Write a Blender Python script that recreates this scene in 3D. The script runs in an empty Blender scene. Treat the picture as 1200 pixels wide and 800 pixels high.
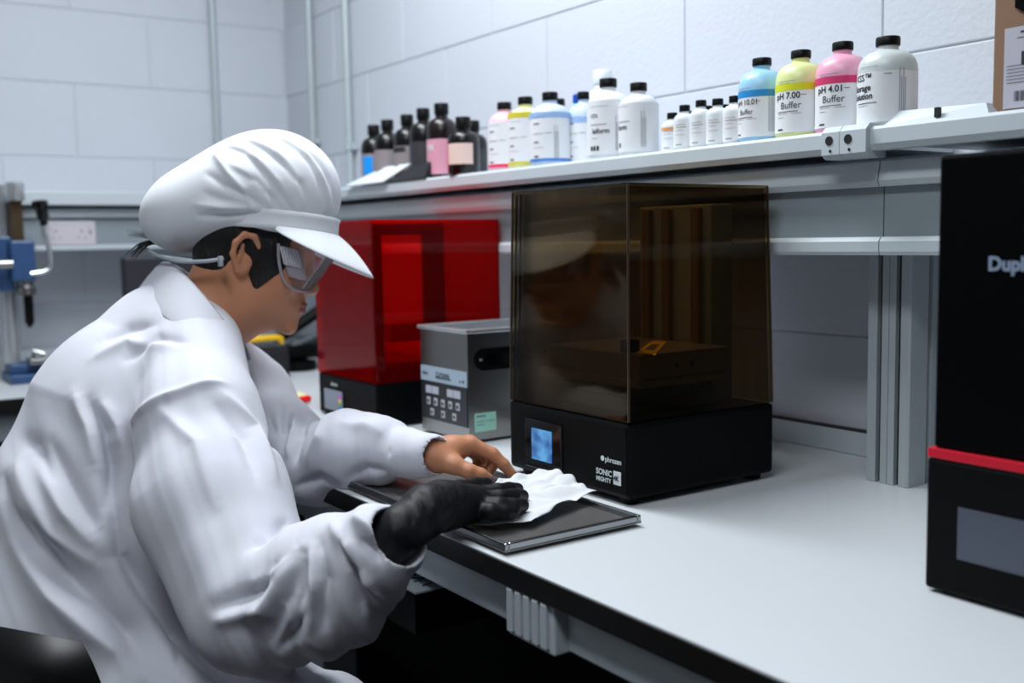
import bpy, bmesh, math, random
import numpy as np
from mathutils import Vector, Matrix
random.seed(4)
SC = bpy.context.scene
# ---------------- camera ----------------
cam = bpy.data.cameras.new('camera'); CAM = bpy.data.objects.new('camera', cam); SC.collection.objects.link(CAM)
CAM.matrix_world = Matrix(((0.566969, -0.069552, 0.820798, 1.069004), (0.823555, 0.068941, -0.563032, -0.922274), (-0.017427, 0.995193, 0.096367, 1.266869), (0, 0, 0, 1)))
cam.sensor_width = 36; cam.lens = 36 * 1231.64 / 1200; cam.clip_start = .05
cam.dof.use_dof = True; cam.dof.focus_distance = 1.42; cam.dof.aperture_fstop = 3.2
SC.camera = CAM
# ---------------- light ----------------
SC.view_settings.view_transform = 'Standard'; SC.view_settings.look = 'None'; SC.view_settings.gamma = 1
SC.view_settings.exposure = 0.50
wd = bpy.data.worlds.new('world'); SC.world = wd; wd.use_nodes = True
wd.node_tree.nodes['Background'].inputs[0].default_value = (.58, .64, .78, 1)
wd.node_tree.nodes['Background'].inputs[1].default_value = .035
def lamp(name, loc, sx, sy, power, col=(.89, .95, 1)):
    l = bpy.data.lights.new(name, 'AREA'); l.shape = 'RECTANGLE'; l.size = sx; l.size_y = sy; l.energy = power; l.color = col
    o = bpy.data.objects.new(name, l); SC.collection.objects.link(o); o.location = loc
    return o
lamp('ceiling_light', (-.75, -.20, 2.70), 1.2, .4, 29)
lamp('ceiling_light', (.75, -1.15, 2.70), 1.2, .4, 17)
lamp('ceiling_light', (-1.4, -2.4, 2.70), 1.2, .4, 2.5)  # weak fill light, added to lift the shadows

# ---------------- materials ----------------
def rgb(h):
    h = h.lstrip('#'); c = [int(h[i:i + 2], 16) / 255 for i in (0, 2, 4)]
    return tuple(((x + .055) / 1.055) ** 2.4 if x > .04045 else x / 12.92 for x in c) + (1,)
MATS = {}
def mat(name, col, rough=.5, metal=0, coat=0, var=0, vs=8, bump=0, bs=60, emit=0, trans=0, spec=.5, sheen=0, stretch=None, sss=0):
    if name in MATS: return MATS[name]
    m = bpy.data.materials.new(name); m.use_nodes = True; nt = m.node_tree; b = nt.nodes['Principled BSDF']
    c = rgb(col) if isinstance(col, str) else tuple(col) + (1,)
    b.inputs['Base Color'].default_value = c; b.inputs['Roughness'].default_value = rough; b.inputs['Metallic'].default_value = metal
    b.inputs['Coat Weight'].default_value = coat; b.inputs['Specular IOR Level'].default_value = spec
    b.inputs['Transmission Weight'].default_value = trans; b.inputs['Sheen Weight'].default_value = sheen
    if sss: b.inputs['Subsurface Weight'].default_value = sss; b.inputs['Subsurface Radius'].default_value = (.012, .004, .002)
    if emit: b.inputs['Emission Color'].default_value = c; b.inputs['Emission Strength'].default_value = emit
    tc = nt.nodes.new('ShaderNodeTexCoord'); mp = nt.nodes.new('ShaderNodeMapping'); nt.links.new(tc.outputs['Object'], mp.inputs[0])
    if stretch: mp.inputs['Scale'].default_value = stretch
    if var:
        n = nt.nodes.new('ShaderNodeTexNoise'); n.inputs['Scale'].default_value = vs; n.inputs['Detail'].default_value = 5
        nt.links.new(mp.outputs[0], n.inputs['Vector'])
        r = nt.nodes.new('ShaderNodeMapRange'); r.inputs['To Min'].default_value = 1 - var; r.inputs['To Max'].default_value = 1 + var * .6
        nt.links.new(n.outputs[0], r.inputs[0])
        x = nt.nodes.new('ShaderNodeMix'); x.data_type = 'RGBA'; x.blend_type = 'MULTIPLY'; x.inputs[0].default_value = 1
        x.inputs[6].default_value = c; nt.links.new(r.outputs[0], x.inputs[7]); nt.links.new(x.outputs[2], b.inputs['Base Color'])
    if bump:
        n = nt.nodes.new('ShaderNodeTexNoise'); n.inputs['Scale'].default_value = bs; n.inputs['Detail'].default_value = 6
        nt.links.new(mp.outputs[0], n.inputs['Vector'])
        p = nt.nodes.new('ShaderNodeBump'); p.inputs['Strength'].default_value = bump; p.inputs['Distance'].default_value = .004
        nt.links.new(n.outputs[0], p.inputs['Height']); nt.links.new(p.outputs[0], b.inputs['Normal'])
    MATS[name] = m; return m
def acrylic(name, col, ior=1.49, rough=.02):
    m = bpy.data.materials.new(name); m.use_nodes = True; nt = m.node_tree; nt.nodes.clear()
    o = nt.nodes.new('ShaderNodeOutputMaterial'); t = nt.nodes.new('ShaderNodeBsdfTransparent'); g = nt.nodes.new('ShaderNodeBsdfGlossy')
    f = nt.nodes.new('ShaderNodeFresnel'); x = nt.nodes.new('ShaderNodeMixShader')
    t.inputs[0].default_value = tuple(col) + (1,); g.inputs['Roughness'].default_value = rough; f.inputs[0].default_value = ior
    nt.links.new(f.outputs[0], x.inputs[0]); nt.links.new(t.outputs[0], x.inputs[1]); nt.links.new(g.outputs[0], x.inputs[2]); nt.links.new(x.outputs[0], o.inputs[0])
    MATS[name] = m; return m
WALL = mat('painted_block', '#ccd0d8', .55, var=.04, vs=5, bump=.22, bs=90)
BACK = mat('mortar', '#c6cad2', .7)
FLOOR = mat('dark_vinyl', '#0b0b0d', .5, var=.2)
CEIL = mat('ceiling_paint', '#e8e8e8', .8)
TOP = mat('white_laminate', '#d6dadd', .32, var=.02, vs=3, bump=.03, bs=300)
EDGE = mat('black_laminate_edge', '#100d0c', .45, var=.2, vs=12)
ALU = mat('grey_aluminium', '#b9c2c6', .42, metal=.25, var=.03, vs=4)
GREY = mat('grey_panel', '#8d979d', .5, var=.03, vs=3)
SHELF = mat('pale_grey_coating', '#c3ccd1', .4, var=.03, vs=4)
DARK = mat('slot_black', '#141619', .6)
BLK = mat('black_plastic', '#030304', .5, bump=.05, bs=400, spec=.15)
GLOSS = mat('gloss_black', '#060607', .12)
MATTE = mat('matte_black_coating', '#020304', .55, var=.15, vs=20, bump=.06, bs=500, spec=.12)
CAPB = mat('black_cap', '#040405', .45, spec=.25)
STEEL = mat('brushed_steel', '#a0a09e', .30, metal=1, var=.06, vs=40, stretch=(1, 1, 12))
STEELT = mat('tray_steel', '#8f8d8a', .38, metal=.85, var=.15, vs=12)
CHROME = mat('chrome', '#c9cdd0', .25, metal=.7)
CLOTH = mat('white_cotton', '#d2d3dc', .85, var=.03, vs=20, bump=.12, bs=900, sheen=.15)
CAPM = mat('white_cap_cloth', '#e4e7ec', .8, bump=.12, bs=900, sheen=.15)
SKIN = mat('skin', '#c58765', .48, var=.06, vs=25, bump=.08, bs=300, sss=.12)
HAIRM = mat('black_hair', '#0d0908', .45, bump=.9, bs=220, stretch=(1, 1, .12))
GLOVE = mat('black_nitrile', '#0d0b12', .55, bump=.12, bs=200, spec=.32)
TROUS = mat('dark_trousers', '#0c0c10', .9)
PAPER = mat('tissue_white', '#d9dbde', .9, bump=.2, bs=60)
LABELM = mat('label_white', '#e9ebee', .55)
PRINT = mat('print_black', '#23262b', .6)
PRINTG = mat('print_grey', '#7f858c', .6)
WPRINT = mat('print_white', '#dfe9ea', .6)
BLUEP = mat('blue_paint', '#2b4c78', .4, var=.08)
SMOKE = acrylic('smoked_amber_acrylic', (.56, .47, .33), 1.23, .05)
REDA = acrylic('red_acrylic', (1, .015, .02), 1.3)
def translucent(m, col, fac):
    nt = m.node_tree; o = [n for n in nt.nodes if n.type == 'OUTPUT_MATERIAL'][0]; src = o.inputs[0].links[0].from_socket
    d = nt.nodes.new('ShaderNodeBsdfDiffuse'); t = nt.nodes.new('ShaderNodeBsdfTranslucent'); d.inputs[0].default_value = col; t.inputs[0].default_value = col
    a = nt.nodes.new('ShaderNodeMixShader'); b = nt.nodes.new('ShaderNodeMixShader'); b.inputs[0].default_value = fac
    nt.links.new(d.outputs[0], a.inputs[1]); nt.links.new(t.outputs[0], a.inputs[2]); nt.links.new(src, b.inputs[1]); nt.links.new(a.outputs[0], b.inputs[2]); nt.links.new(b.outputs[0], o.inputs[0])
translucent(REDA, (1, .008, .012, 1), .11)
CLEAR = acrylic('clear_lens', (.93, .91, .93), 1.2)
translucent(CLEAR, (.8, .78, .82, 1), .10)
HAZE = mat('frosted_side_shield', '#c9c2cc', .35, trans=.55)

# ---------------- helpers ----------------
C = SC.collection; ORG = {}
class MB:
    def __init__(s): s.v = []; s.f = []; s.smooth = False
    def add(s, v, f):
        n = len(s.v); s.v += [tuple(map(float, p)) for p in v]; s.f += [tuple(i + n for i in q) for q in f]; return s
    def box(s, a, b, bev=0, M=None):
        (x0, y0, z0), (x1, y1, z1) = a, b
        if bev <= 0:
            v = [(x, y, z) for x in (x0, x1) for y in (y0, y1) for z in (z0, z1)]
            f = [(0, 1, 3, 2), (4, 6, 7, 5), (0, 4, 5, 1), (2, 3, 7, 6), (0, 2, 6, 4), (1, 5, 7, 3)]
        else:
            bm = bmesh.new(); bmesh.ops.create_cube(bm, size=1)
            for w in bm.verts: w.co = Vector(((x0 + x1) / 2 + w.co.x * (x1 - x0), (y0 + y1) / 2 + w.co.y * (y1 - y0), (z0 + z1) / 2 + w.co.z * (z1 - z0)))
            bmesh.ops.bevel(bm, geom=bm.edges[:], offset=bev, segments=2, profile=.5, affect='EDGES')
            bm.verts.index_update(); v = [tuple(w.co) for w in bm.verts]; f = [tuple(w.index for w in q.verts) for q in bm.faces]; bm.free()
        if M is not None: v = [tuple(M @ Vector(p)) for p in v]
        return s.add(v, f)
    def prism(s, poly, ax, a, b):
        # poly: 2D points in the two other axes (cyclic order after ax)
        def P(t, u, w): return {0: (t, u, w), 1: (w, t, u), 2: (u, w, t)}[ax]
        n = len(poly); v = [P(a, *p) for p in poly] + [P(b, *p) for p in poly]
        f = [tuple(range(n))[::-1], tuple(range(n, 2 * n))] + [(i, (i + 1) % n, n + (i + 1) % n, n + i) for i in range(n)]
        return s.add(v, f)
    def lathe(s, prof, c=(0, 0, 0), n=28, a0=0, a1=2 * math.pi, ax=2):
        full = abs(a1 - a0 - 2 * math.pi) < 1e-6; m = n if full else n + 1; v = []
        for r, z in prof:
            for i in range(m):
                a = a0 + (a1 - a0) * i / n; p = (r * math.cos(a), r * math.sin(a), z)
                p = {2: p, 0: (p[2], p[0], p[1]), 1: (p[1], p[2], p[0])}[ax]
                v.append((c[0] + p[0], c[1] + p[1], c[2] + p[2]))
        f = []
        for j in range(len(prof) - 1):
            for i in range(n):
                k = (i + 1) % m; f.append((j * m + i, j * m + k, (j + 1) * m + k, (j + 1) * m + i))
        if full and prof[0][0] > 0: f.append(tuple(range(m))[::-1])
        if full and prof[-1][0] > 0: f.append(tuple((len(prof) - 1) * m + i for i in range(m)))
        return s.add(v, f)
    def tube(s, pts, r, n=10, cap=True):
        pts = [Vector(p) for p in pts]; R = r if isinstance(r, (list, tuple)) else [r] * len(pts); v = []; up = None
        for i, p in enumerate(pts):
            t = (pts[min(i + 1, len(pts) - 1)] - pts[max(i - 1, 0)]).normalized()
            if up is None: up = t.orthogonal().normalized()
            up = (up - t * up.dot(t)).normalized(); w = t.cross(up)
            for k in range(n):
                a = 2 * math.pi * k / n; v.append(p + (up * math.cos(a) + w * math.sin(a)) * R[i])
        f = [(i * n + k, i * n + (k + 1) % n, (i + 1) * n + (k + 1) % n, (i + 1) * n + k) for i in range(len(pts) - 1) for k in range(n)]
        if cap: f += [tuple(range(n))[::-1], tuple((len(pts) - 1) * n + k for k in range(n))]
        return s.add(v, f)
    def build(s, name, m, parent=None, at=None, smooth=False, sharp=35, solid=0):
        me = bpy.data.meshes.new(name)
        if parent is not None: org = ORG[parent.name]
        elif at is not None: org = Vector(at)
        else:
            V_ = np.array(s.v); org = Vector(((V_[:, 0].min() + V_[:, 0].max()) / 2, (V_[:, 1].min() + V_[:, 1].max()) / 2, V_[:, 2].min()))
        me.from_pydata([tuple(Vector(p) - org) for p in s.v], [], s.f); me.validate()
        bm = bmesh.new(); bm.from_mesh(me); bmesh.ops.recalc_face_normals(bm, faces=bm.faces); bm.to_mesh(me); bm.free()
        me.materials.append(m)
        o = bpy.data.objects.new(name, me); C.objects.link(o)
        if parent is not None: o.parent = parent
        else: o.location = org
        ORG[o.name] = org
        if smooth:
            me.polygons.foreach_set('use_smooth', [True] * len(me.polygons))
            me.set_sharp_from_angle(angle=math.radians(sharp))
        if solid:
            q = o.modifiers.new('solid', 'SOLIDIFY'); q.thickness = solid; q.offset = 0
        return o
def tag(o, label=None, cat=None, group=None, kind=None):
    if label: o['label'] = label
    if cat: o['category'] = cat
    if group: o['group'] = group
    if kind: o['kind'] = kind
    return o
def thing(name, loc, label, cat, group=None):
    o = bpy.data.objects.new(name, None); C.objects.link(o); o.location = loc; o.empty_display_size = .05; ORG[o.name] = Vector(loc)
    return tag(o, label, cat, group)
def curve(pts, n=6):
    P = [Vector(p) for p in pts]; P = [P[0] * 2 - P[1]] + P + [P[-1] * 2 - P[-2]]; out = []
    for i in range(1, len(P) - 2):
        for k in range(n):
            t = k / n; a, b, c, d = P[i - 1:i + 3]
            out.append(.5 * ((2 * b) + (c - a) * t + (2 * a - 5 * b + 4 * c - d) * t * t + (3 * b - a - 3 * c + d) * t ** 3))
    return out + [P[-2]]
TX = {}
def text(s, size=1, bold=0, align='LEFT'):
    k = (s, bold, align)
    if k not in TX:
        cu = bpy.data.curves.new('t', 'FONT'); cu.body = s; cu.offset = bold; cu.align_x = align; cu.resolution_u = 3
        o = bpy.data.objects.new('t', cu); me = bpy.data.meshes.new_from_object(o)
        TX[k] = ([tuple(v.co) for v in me.vertices], [tuple(p.vertices) for p in me.polygons])
        bpy.data.objects.remove(o); bpy.data.curves.remove(cu); bpy.data.meshes.remove(me)
    v, f = TX[k]
    return [(x * size, y * size) for x, y, z in v], f
def flat(mb, s, size, o, ex, ey, n, bold=0, align='LEFT', lift=.0006):
    v, f = text(s, size, bold, align); o, ex, ey, n = map(Vector, (o, ex, ey, n))
    mb.add([o + ex * x + ey * y + n * lift for x, y in v], f)
def bar(mb, x, y, w, h, o, ex, ey, n, lift=.0006):
    o, ex, ey, n = map(Vector, (o, ex, ey, n))
    mb.add([o + ex * (x + a * w) + ey * (y + b * h) + n * lift for a, b in ((0, 0), (1, 0), (1, 1), (0, 1))], [(0, 1, 2, 3)])
def wrapv(c, r, a0, pts): return [(c[0] + r * math.cos(a0 + x / r), c[1] + r * math.sin(a0 + x / r), c[2] + y) for x, y in pts]
def wtext(mb, s, size, c, r, a0, x, y, bold=0):
    v, f = text(s, size, bold); mb.add(wrapv(c, r, a0, [(x + a, y + b) for a, b in v]), f)
def wbar(mb, x, y, w, h, c, r, a0):
    n = max(2, int(w / .003)); p = [(x + w * i / n, y + q * h) for q in (0, 1) for i in range(n + 1)]
    mb.add(wrapv(c, r, a0, p), [(i, i + 1, n + 2 + i, n + 1 + i) for i in range(n)])
def npmesh(name, v, f, m, parent=None, at=None, smooth=True):
    org = ORG[parent.name] if parent is not None else Vector(at)
    me = bpy.data.meshes.new(name); v = v - np.array(org)
    me.vertices.add(len(v)); me.vertices.foreach_set('co', v.astype(np.float32).ravel())
    me.loops.add(len(f) * 4); me.loops.foreach_set('vertex_index', f.astype(np.int32).ravel())
    me.polygons.add(len(f)); me.polygons.foreach_set('loop_start', np.arange(0, len(f) * 4, 4, dtype=np.int32))
    me.update(calc_edges=True); me.validate()
    if smooth: me.polygons.foreach_set('use_smooth', [True] * len(me.polygons))
    me.materials.append(m); o = bpy.data.objects.new(name, me); C.objects.link(o)
    if parent is not None: o.parent = parent
    else: o.location = org
    ORG[o.name] = org
    return o

# ---------------- the room ----------------
WX, WY, JZ = -2.427, .5437, 1.546
floor = tag(MB().box((-2.7, -4.2, -.05), (3.2, .8, 0)).build('floor', FLOOR, at=(0, 0, 0)), kind='structure')
ceiling = tag(MB().box((-2.7, -4.2, 2.75), (3.2, .8, 2.8)).build('ceiling', CEIL, at=(0, 0, 2.75)), kind='structure')
wr = tag(MB().box((WX - .02, WY + .003, 0), (3.2, WY + .2, 2.75)).build('wall_right', BACK, at=(0, WY, 0)), kind='structure')
wl = tag(MB().box((WX - .2, -4.2, 0), (WX - .003, WY + .2, 2.75)).build('wall_left', BACK, at=(WX, 0, 0)), kind='structure')
tag(MB().box((-2.7, -4.3, 0), (3.2, -4.2, 2.75)).build('wall_back', CEIL, at=(0, -4.2, 0)), kind='structure')
def blocks(parent, make, rows):
    base = MB().box((0, 0, 0), make, .004) if False else None
bm_r = MB().box((-.2236, 0, -.1112), (.2236, .02, .1112), .0022).build('block', WALL, wr)
bm_l = MB().box((-.02, -.2236, -.1112), (0, .2236, .1112), .0022).build('block', WALL, wl)
first = {0: True, 1: True}
me_r, me_l = bm_r.data, bm_l.data
for me, org in ((me_r, ORG[wr.name]), (me_l, ORG[wl.name])):
    for v in me.vertices: v.co = v.co + org      # back to local block coordinates
for k in range(-8, 6):
    zc = JZ + .225 * (k + .5)
    off = -.457 if k % 2 == 0 else -.457 + .225
    for i in range(-5, 6):
        xc = off + .225 + .45 * i
        if xc < WX + .05 or xc > 1.9: continue
        o = bm_r if first[0] else bm_r.copy()
        if not first[0]: C.objects.link(o)
        first[0] = False; o.parent = wr; o.location = Vector((xc, WY, zc)) - ORG[wr.name]
    offl = -.153 if k % 2 == 0 else .080
    for i in range(-5, 3):
        yc = offl - .225 + .45 * i
        if yc > WY + .05 or yc < -2.4: continue
        o = bm_l if first[1] else bm_l.copy()
        if not first[1]: C.objects.link(o)
        first[1] = False; o.parent = wl; o.location = Vector((WX, yc, zc)) - ORG[wl.name]
# conduits
def conduit(p, z0, z1, label, clips, dirn):
    t = thing('conduit', (p[0], p[1], z0), label, 'conduit', 'galvanised conduits in the corner')
    MB().tube([(p[0], p[1], z0), (p[0], p[1], z1)], .0115, 14).build('pipe', ALU, t, smooth=True)
    for z in clips:
        mb = MB().lathe([(.0115, z - .012), (.0165, z - .012), (.0165, z + .012), (.0115, z + .012)], (p[0], p[1], 0), 16)
        mb.box((p[0] - (.028 if dirn == 'y' else .003), p[1] - (.003 if dirn == 'y' else .028), z - .01), (p[0] + (.028 if dirn == 'y' else .014), p[1] + (.014 if dirn == 'y' else .028), z + .01))
        mb.build('clip', ALU, t)
conduit((-2.409, .288), 1.43, 2.75, 'grey metal conduit running down the left wall, left of the corner', [2.3], 'x')
conduit((-2.18, .528), 1.41, 2.75, 'grey metal conduit on the right wall nearest the corner, ending behind the cap', [1.60], 'y')
conduit((-1.912, .528), 1.41, 2.75, 'grey metal conduit on the right wall beside the dark bottles', [1.56], 'y')

# ---------------- benches ----------------
BY = -.268
bench = thing('laboratory_bench', (.2, .1, 0), 'long white-topped laboratory bench with black edge and grey frame along the right wall', 'bench')
MB().box((-2.42, BY + .001, .8985), (1.75, WY - .003, .9)).build('white_surface', TOP, bench)
MB().box((-2.42, BY, .871), (1.75, WY - .003, .8984), .0012).build('worktop_core', EDGE, bench)
MB().box((-.90, -.243, .814), (1.75, -.215, .870), .003).build('front_beam', SHELF, bench)
MB().box((-2.40, .46, .80), (1.75, .50, .870)).build('rear_beam', SHELF, bench)
mb = MB().box((.088, -.262, .812), (.178, -.12, .870), .003)
for k in range(5): mb.box((.093 + k * .0165, -.268, .818), (.104 + k * .0165, -.258, .870), .002)
mb.build('ribbed_bracket', SHELF, bench)
for x in (-2.0, -1.0, .60, 1.6): MB().box((x, -.05, 0), (x + .07, .03, .814), .004).build('leg', SHELF, bench)
MB().box((-2.42, .5, .01), (1.75, .52, .80)).build('rear_panel', DARK, bench)  # dark sheet put in so the shade under the bench reads black
MB().box((-2.41, WY - .024, .9005), (1.75, WY - .004, .939), .0015).build('upstand', SHELF, bench)
MB().box((-2.41, WY - .022, .9392), (1.75, WY - .004, .9415)).build('upstand_gap', DARK, bench)  # dark strip added in place of the gap above the upstand
bench2 = thing('laboratory_bench', (-2.08, -1.2, 0), 'white-topped bench with dark edge along the left wall under the blue press', 'bench')
MB().box((-2.42, -2.4, .8985), (-1.742, BY, .9)).build('white_surface', TOP, bench2)
MB().box((-2.42, -2.4, .871), (-1.741, BY, .8984), .0012).build('worktop_core', EDGE, bench2)
MB().box((-1.80, -2.4, .79), (-1.775, BY - .002, .870)).build('front_beam', GREY, bench2)
MB().box((-2.423, -2.4, .9005), (-2.40, WY - .03, .958), .0015).build('upstand', SHELF, bench2)
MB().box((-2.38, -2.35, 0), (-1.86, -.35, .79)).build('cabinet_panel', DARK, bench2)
# grey drawer under the bench by the knees
dr = thing('under_bench_drawer', (-.28, -.05, .74), 'shallow grey drawer tray with papers under the bench edge behind the gloved wrist', 'drawer')
MB().box((-.55, -.262, .740), (-.134, .15, .796), .002).build('body', BLK, dr)  # black colour stands in for shade on the drawer's side
MB().box((-.55, -.260, .7965), (-.135, .15, .799)).build('top_sheet', GREY, dr)
mb = MB()
for k in range(7): mb.tube(curve([(-.30 + .022 * k, -.235 + random.uniform(-.01, .01), .8), (-.29 + .022 * k, -.22, .8), (-.285 + .022 * k, -.24, .8)], 3), .0008, 4)
tag(mb.build('scribble', PRINT, dr), kind='stuff')

# shelf with rail, in two runs
SY = .27
def rail(x0, x1, name, label, dy=0):
    t = thing(name, ((x0 + x1) / 2, .4, 1.376), label, 'shelf')
    MB().box((x0, SY + .012, 1.386), (x1, WY - .006, 1.4045)).build('board', SHELF, t)
    MB().prism([(SY - dy + .004, 1.4075), (SY - dy, 1.403), (SY - dy, 1.384), (SY - dy + .005, 1.376), (SY + .02, 1.376), (SY + .02, 1.4075)], 0, x0, x1).build('front_rail', SHELF, t)
    return t
s1 = rail(-2.10, .125, 'wall_shelf', 'long pale grey shelf carrying the row of bottles')
s2 = rail(.165, 1.75, 'wall_shelf', 'pale grey shelf section at the right carrying the cardboard box', .004)
for t, x0, x1, xh in ((s1, .108, .1375, .121), (s2, .1385, .180, .152)):
    mb = MB().prism([(SY - .013, 1.404), (SY - .005, 1.412), (SY + .03, 1.412), (SY + .03, 1.368), (SY - .004, 1.368), (SY - .013, 1.374)], 0, x0, x1)
    c = tag(mb.build('end_bracket', SHELF, t))
    MB().lathe([(.0001, -.0005), (.0062, -.0005), (.0062, .0008)], (xh, SY - .0135, 1.393), 18, ax=1).build('bolt_hole', DARK, c)
    MB().lathe([(.0001, -.0005), (.002, -.0005), (.002, .0008)], (xh + .002, SY - .0135, 1.379), 10, ax=1).build('screw_hole', DARK, c)
lid = thing('carton_flap', (.25, .34, 1.4075), 'low white wedge-shaped tray lying on the shelf beside the storage bottle', 'tray')
MB().prism([(.190, 1.4075), (.205, 1.424), (.300, 1.424), (.335, 1.4075)], 1, .285, .40).build('tray_body', SHELF, lid) if False else MB().add(
    [(.186, .285, 1.4078), (.335, .285, 1.4078), (.200, .30, 1.427), (.322, .30, 1.4235), (.186, .40, 1.4078), (.335, .40, 1.4078), (.200, .39, 1.427), (.322, .39, 1.4235)],
    [(0, 1, 3, 2), (4, 6, 7, 5), (0, 2, 6, 4), (1, 5, 7, 3), (2, 3, 7, 6), (0, 4, 5, 1)]).build('tray_body', SHELF, lid)
MB().box((.262, .2835, 1.411), (.268, .29, 1.4235)).build('slot', DARK, lid)
# trunking under the shelf
def trunk(x0, x1, label):
    t = thing('cable_trunking', ((x0 + x1) / 2, .4, 1.237), label, 'trunking')
    MB().box((x0, .315, 1.24), (x1, WY - .006, 1.362)).build('panel', GREY, t)
    MB().prism([(.300, 1.338), (.306, 1.364), (.34, 1.364), (.34, 1.330), (.304, 1.330)], 0, x0, x1).build('top_lip', SHELF, t)  # paler grey than the panel paints in light caught by the slope
    MB().prism([(.305, 1.256), (.310, 1.262), (.33, 1.262), (.33, 1.237), (.307, 1.237), (.305, 1.242)], 0, x0, x1).build('bottom_rib', SHELF, t)
trunk(-2.10, .1665, 'grey cable trunking under the long bottle shelf'); trunk(.1685, 1.75, 'grey cable trunking right of the joint, above the upright post')
# left wall shelf and trunking
t = thing('wall_shelf', (-2.27, -1, 1.384), 'pale grey shelf edge on the left wall above the sockets', 'shelf')
MB().box((-2.42, -2.4, 1.392), (-2.13, .26, 1.420)).build('board', SHELF, t)
MB().prism([(-2.4, -2.135), (-2.4, -2.12), (.26, -2.12), (.26, -2.135)], 2, 1.386, 1.4255).build('front_rail', SHELF, t) if False else MB().box((-2.135, -2.4, 1.386), (-2.12, .262, 1.4255), .003).build('front_rail', SHELF, t)
t = thing('cable_trunking', (-2.28, -1, 1.26), 'grey cable trunking on the left wall holding the double socket', 'trunking')
MB().box((-2.42, -2.4, 1.262), (-2.165, .30, 1.38)).build('panel', GREY, t)
MB().box((-2.17, -2.4, 1.352), (-2.152, .30, 1.378), .003).build('top_lip', SHELF, t)  # same paler grey, light on the lip put into the colour
MB().box((-2.17, -2.4, 1.258), (-2.156, .30, 1.272), .003).build('bottom_rib', SHELF, t)
sk = thing('double_socket', (-2.16, -.24, 1.275), 'white double mains socket on the trunking behind the press lever', 'socket')
MB().box((-2.165, -.317, 1.273), (-2.156, -.175, 1.342), .002).build('face_plate', mat('socket_white', '#cfc8cf', .4), sk)
mb = MB()
for yc in (-.283, -.213):
    mb.box((-2.157, yc - .002, 1.310), (-2.1552, yc + .002, 1.318)); mb.box((-2.157, yc - .012, 1.292), (-2.1552, yc - .007, 1.2955)); mb.box((-2.157, yc + .007, 1.292), (-2.1552, yc + .012, 1.2955))
mb.box((-2.157, -.193, 1.305), (-2.1545, -.187, 1.316)); tag(mb.build('pin_hole', PRINTG, sk), kind='stuff')
for yc in (-.30, -.19): MB().box((-2.1565, yc - .004, 1.322), (-2.1535, yc + .004, 1.334), .001).build('switch', mat('socket_white', '#cfc8cf', .4), sk)
# upright post
po = thing('aluminium_post', (.128, .43, .9), 'grooved grey aluminium upright standing on the bench', 'post')
prof = [(.093, .385), (.1085, .385), (.1085, .395), (.1165, .395), (.1165, .385), (.1278, .385), (.1278, .3875), (.1288, .3875), (.1288, .385), (.1395, .385), (.1395, .395), (.148, .395), (.148, .385), (.160, .385), (.163, .388),
        (.163, .428), (.155, .428), (.155, .438), (.163, .438), (.163, .480), (.093, .480)]
MB().prism(prof, 2, .9005, 1.2368).build('extrusion', ALU, po)
MB().box((.1002, .3935, .901), (.1545, .3945, 1.2368)).build('groove_shade', DARK, po)  # dark sheet in the front grooves, painting in their shade
MB().box((.1535, .400, .901), (.1545, .470, 1.2368)).build('groove_shade', DARK, po)  # same painted shade for the side groove

# ---------------- bottles ----------------
def bottle(name, x, y, r, h, capr, caph, body, label, cat='bottle', group=None, lab=None, band=None, base=None, txt=(), bars=(), ang=-72, neck=.22, wl=3.9, capm=None, lo=.06, hi=.66, labm=None):
    z = 1.4076; t = thing(name, (x, y, z), label, cat, group); c = (x, y, z)
    hb = h - caph; sh = hb * (1 - neck) * .90; nr = capr * .86
    prof = [(r * .9, 0), (r, .004), (r, sh)] + [(nr + (r - nr) * math.cos(q) ** .85, sh + (hb * .93 - sh) * math.sin(q)) for q in (.3, .6, .9, 1.15, 1.4)] + [(nr, hb * .95), (nr, hb)]
    MB().lathe(prof, c, 32).build('body', body, t, smooth=True, sharp=50)
    cp = [(capr * .97, hb - .0005), (capr, hb + .001), (capr, h - .0015), (capr * .94, h)]
    MB().lathe(cp, c, 32).build('cap', capm or CAPB, t, smooth=True, sharp=40)
    a = math.radians(ang)
    if lab is not None:
        L = MB().lathe([(r + .0004, hb * lo), (r + .0004, hb * hi)], c, 28, a - wl / 2, a + wl / 2).build('label', labm or LABELM, t, smooth=True)
        if band: MB().lathe([(r + .0006, hb * hi - .010 * (h / .126)), (r + .0006, hb * hi)], c, 28, a - wl / 2, a + wl / 2).build('label_band', band, L, smooth=True)
        if base: MB().lathe([(r + .0006, hb * lo), (r + .0006, hb * lo + .006)], c, 28, a - wl / 2, a + wl / 2).build('label_foot', base, L, smooth=True)
        mb = MB(); mg = MB()
        for s, sz, dx, dz, b in txt: wtext(mb, s, sz, c, r + .0008, a, dx, dz, b)
        for dx, dz, w, hh, dk in bars: wbar(mb if dk else mg, dx, dz, w, hh, c, r + .0008, a)
        if mb.v: tag(mb.build('print', PRINT, L), kind='stuff')
        if mg.v: tag(mg.build('fine_print', PRINTG, L), kind='stuff')
    return t
HD = lambda n, c: mat('plastic_' + n, c, .35, spec=.5, sss=0)
CY = mat('ink_cyan', '#1f8fd6', .5); YE = mat('ink_yellow', '#dbe01e', .5); MG = mat('ink_magenta', '#d8346c', .5); ORG_ = mat('ink_orange', '#f0a860', .5)
PKR = mat('ink_pink_red', '#f01858', .5); YL = mat('ink_dull_yellow', '#d8cc3a', .5); LB = mat('ink_blue', '#4a86d0', .5)
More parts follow.
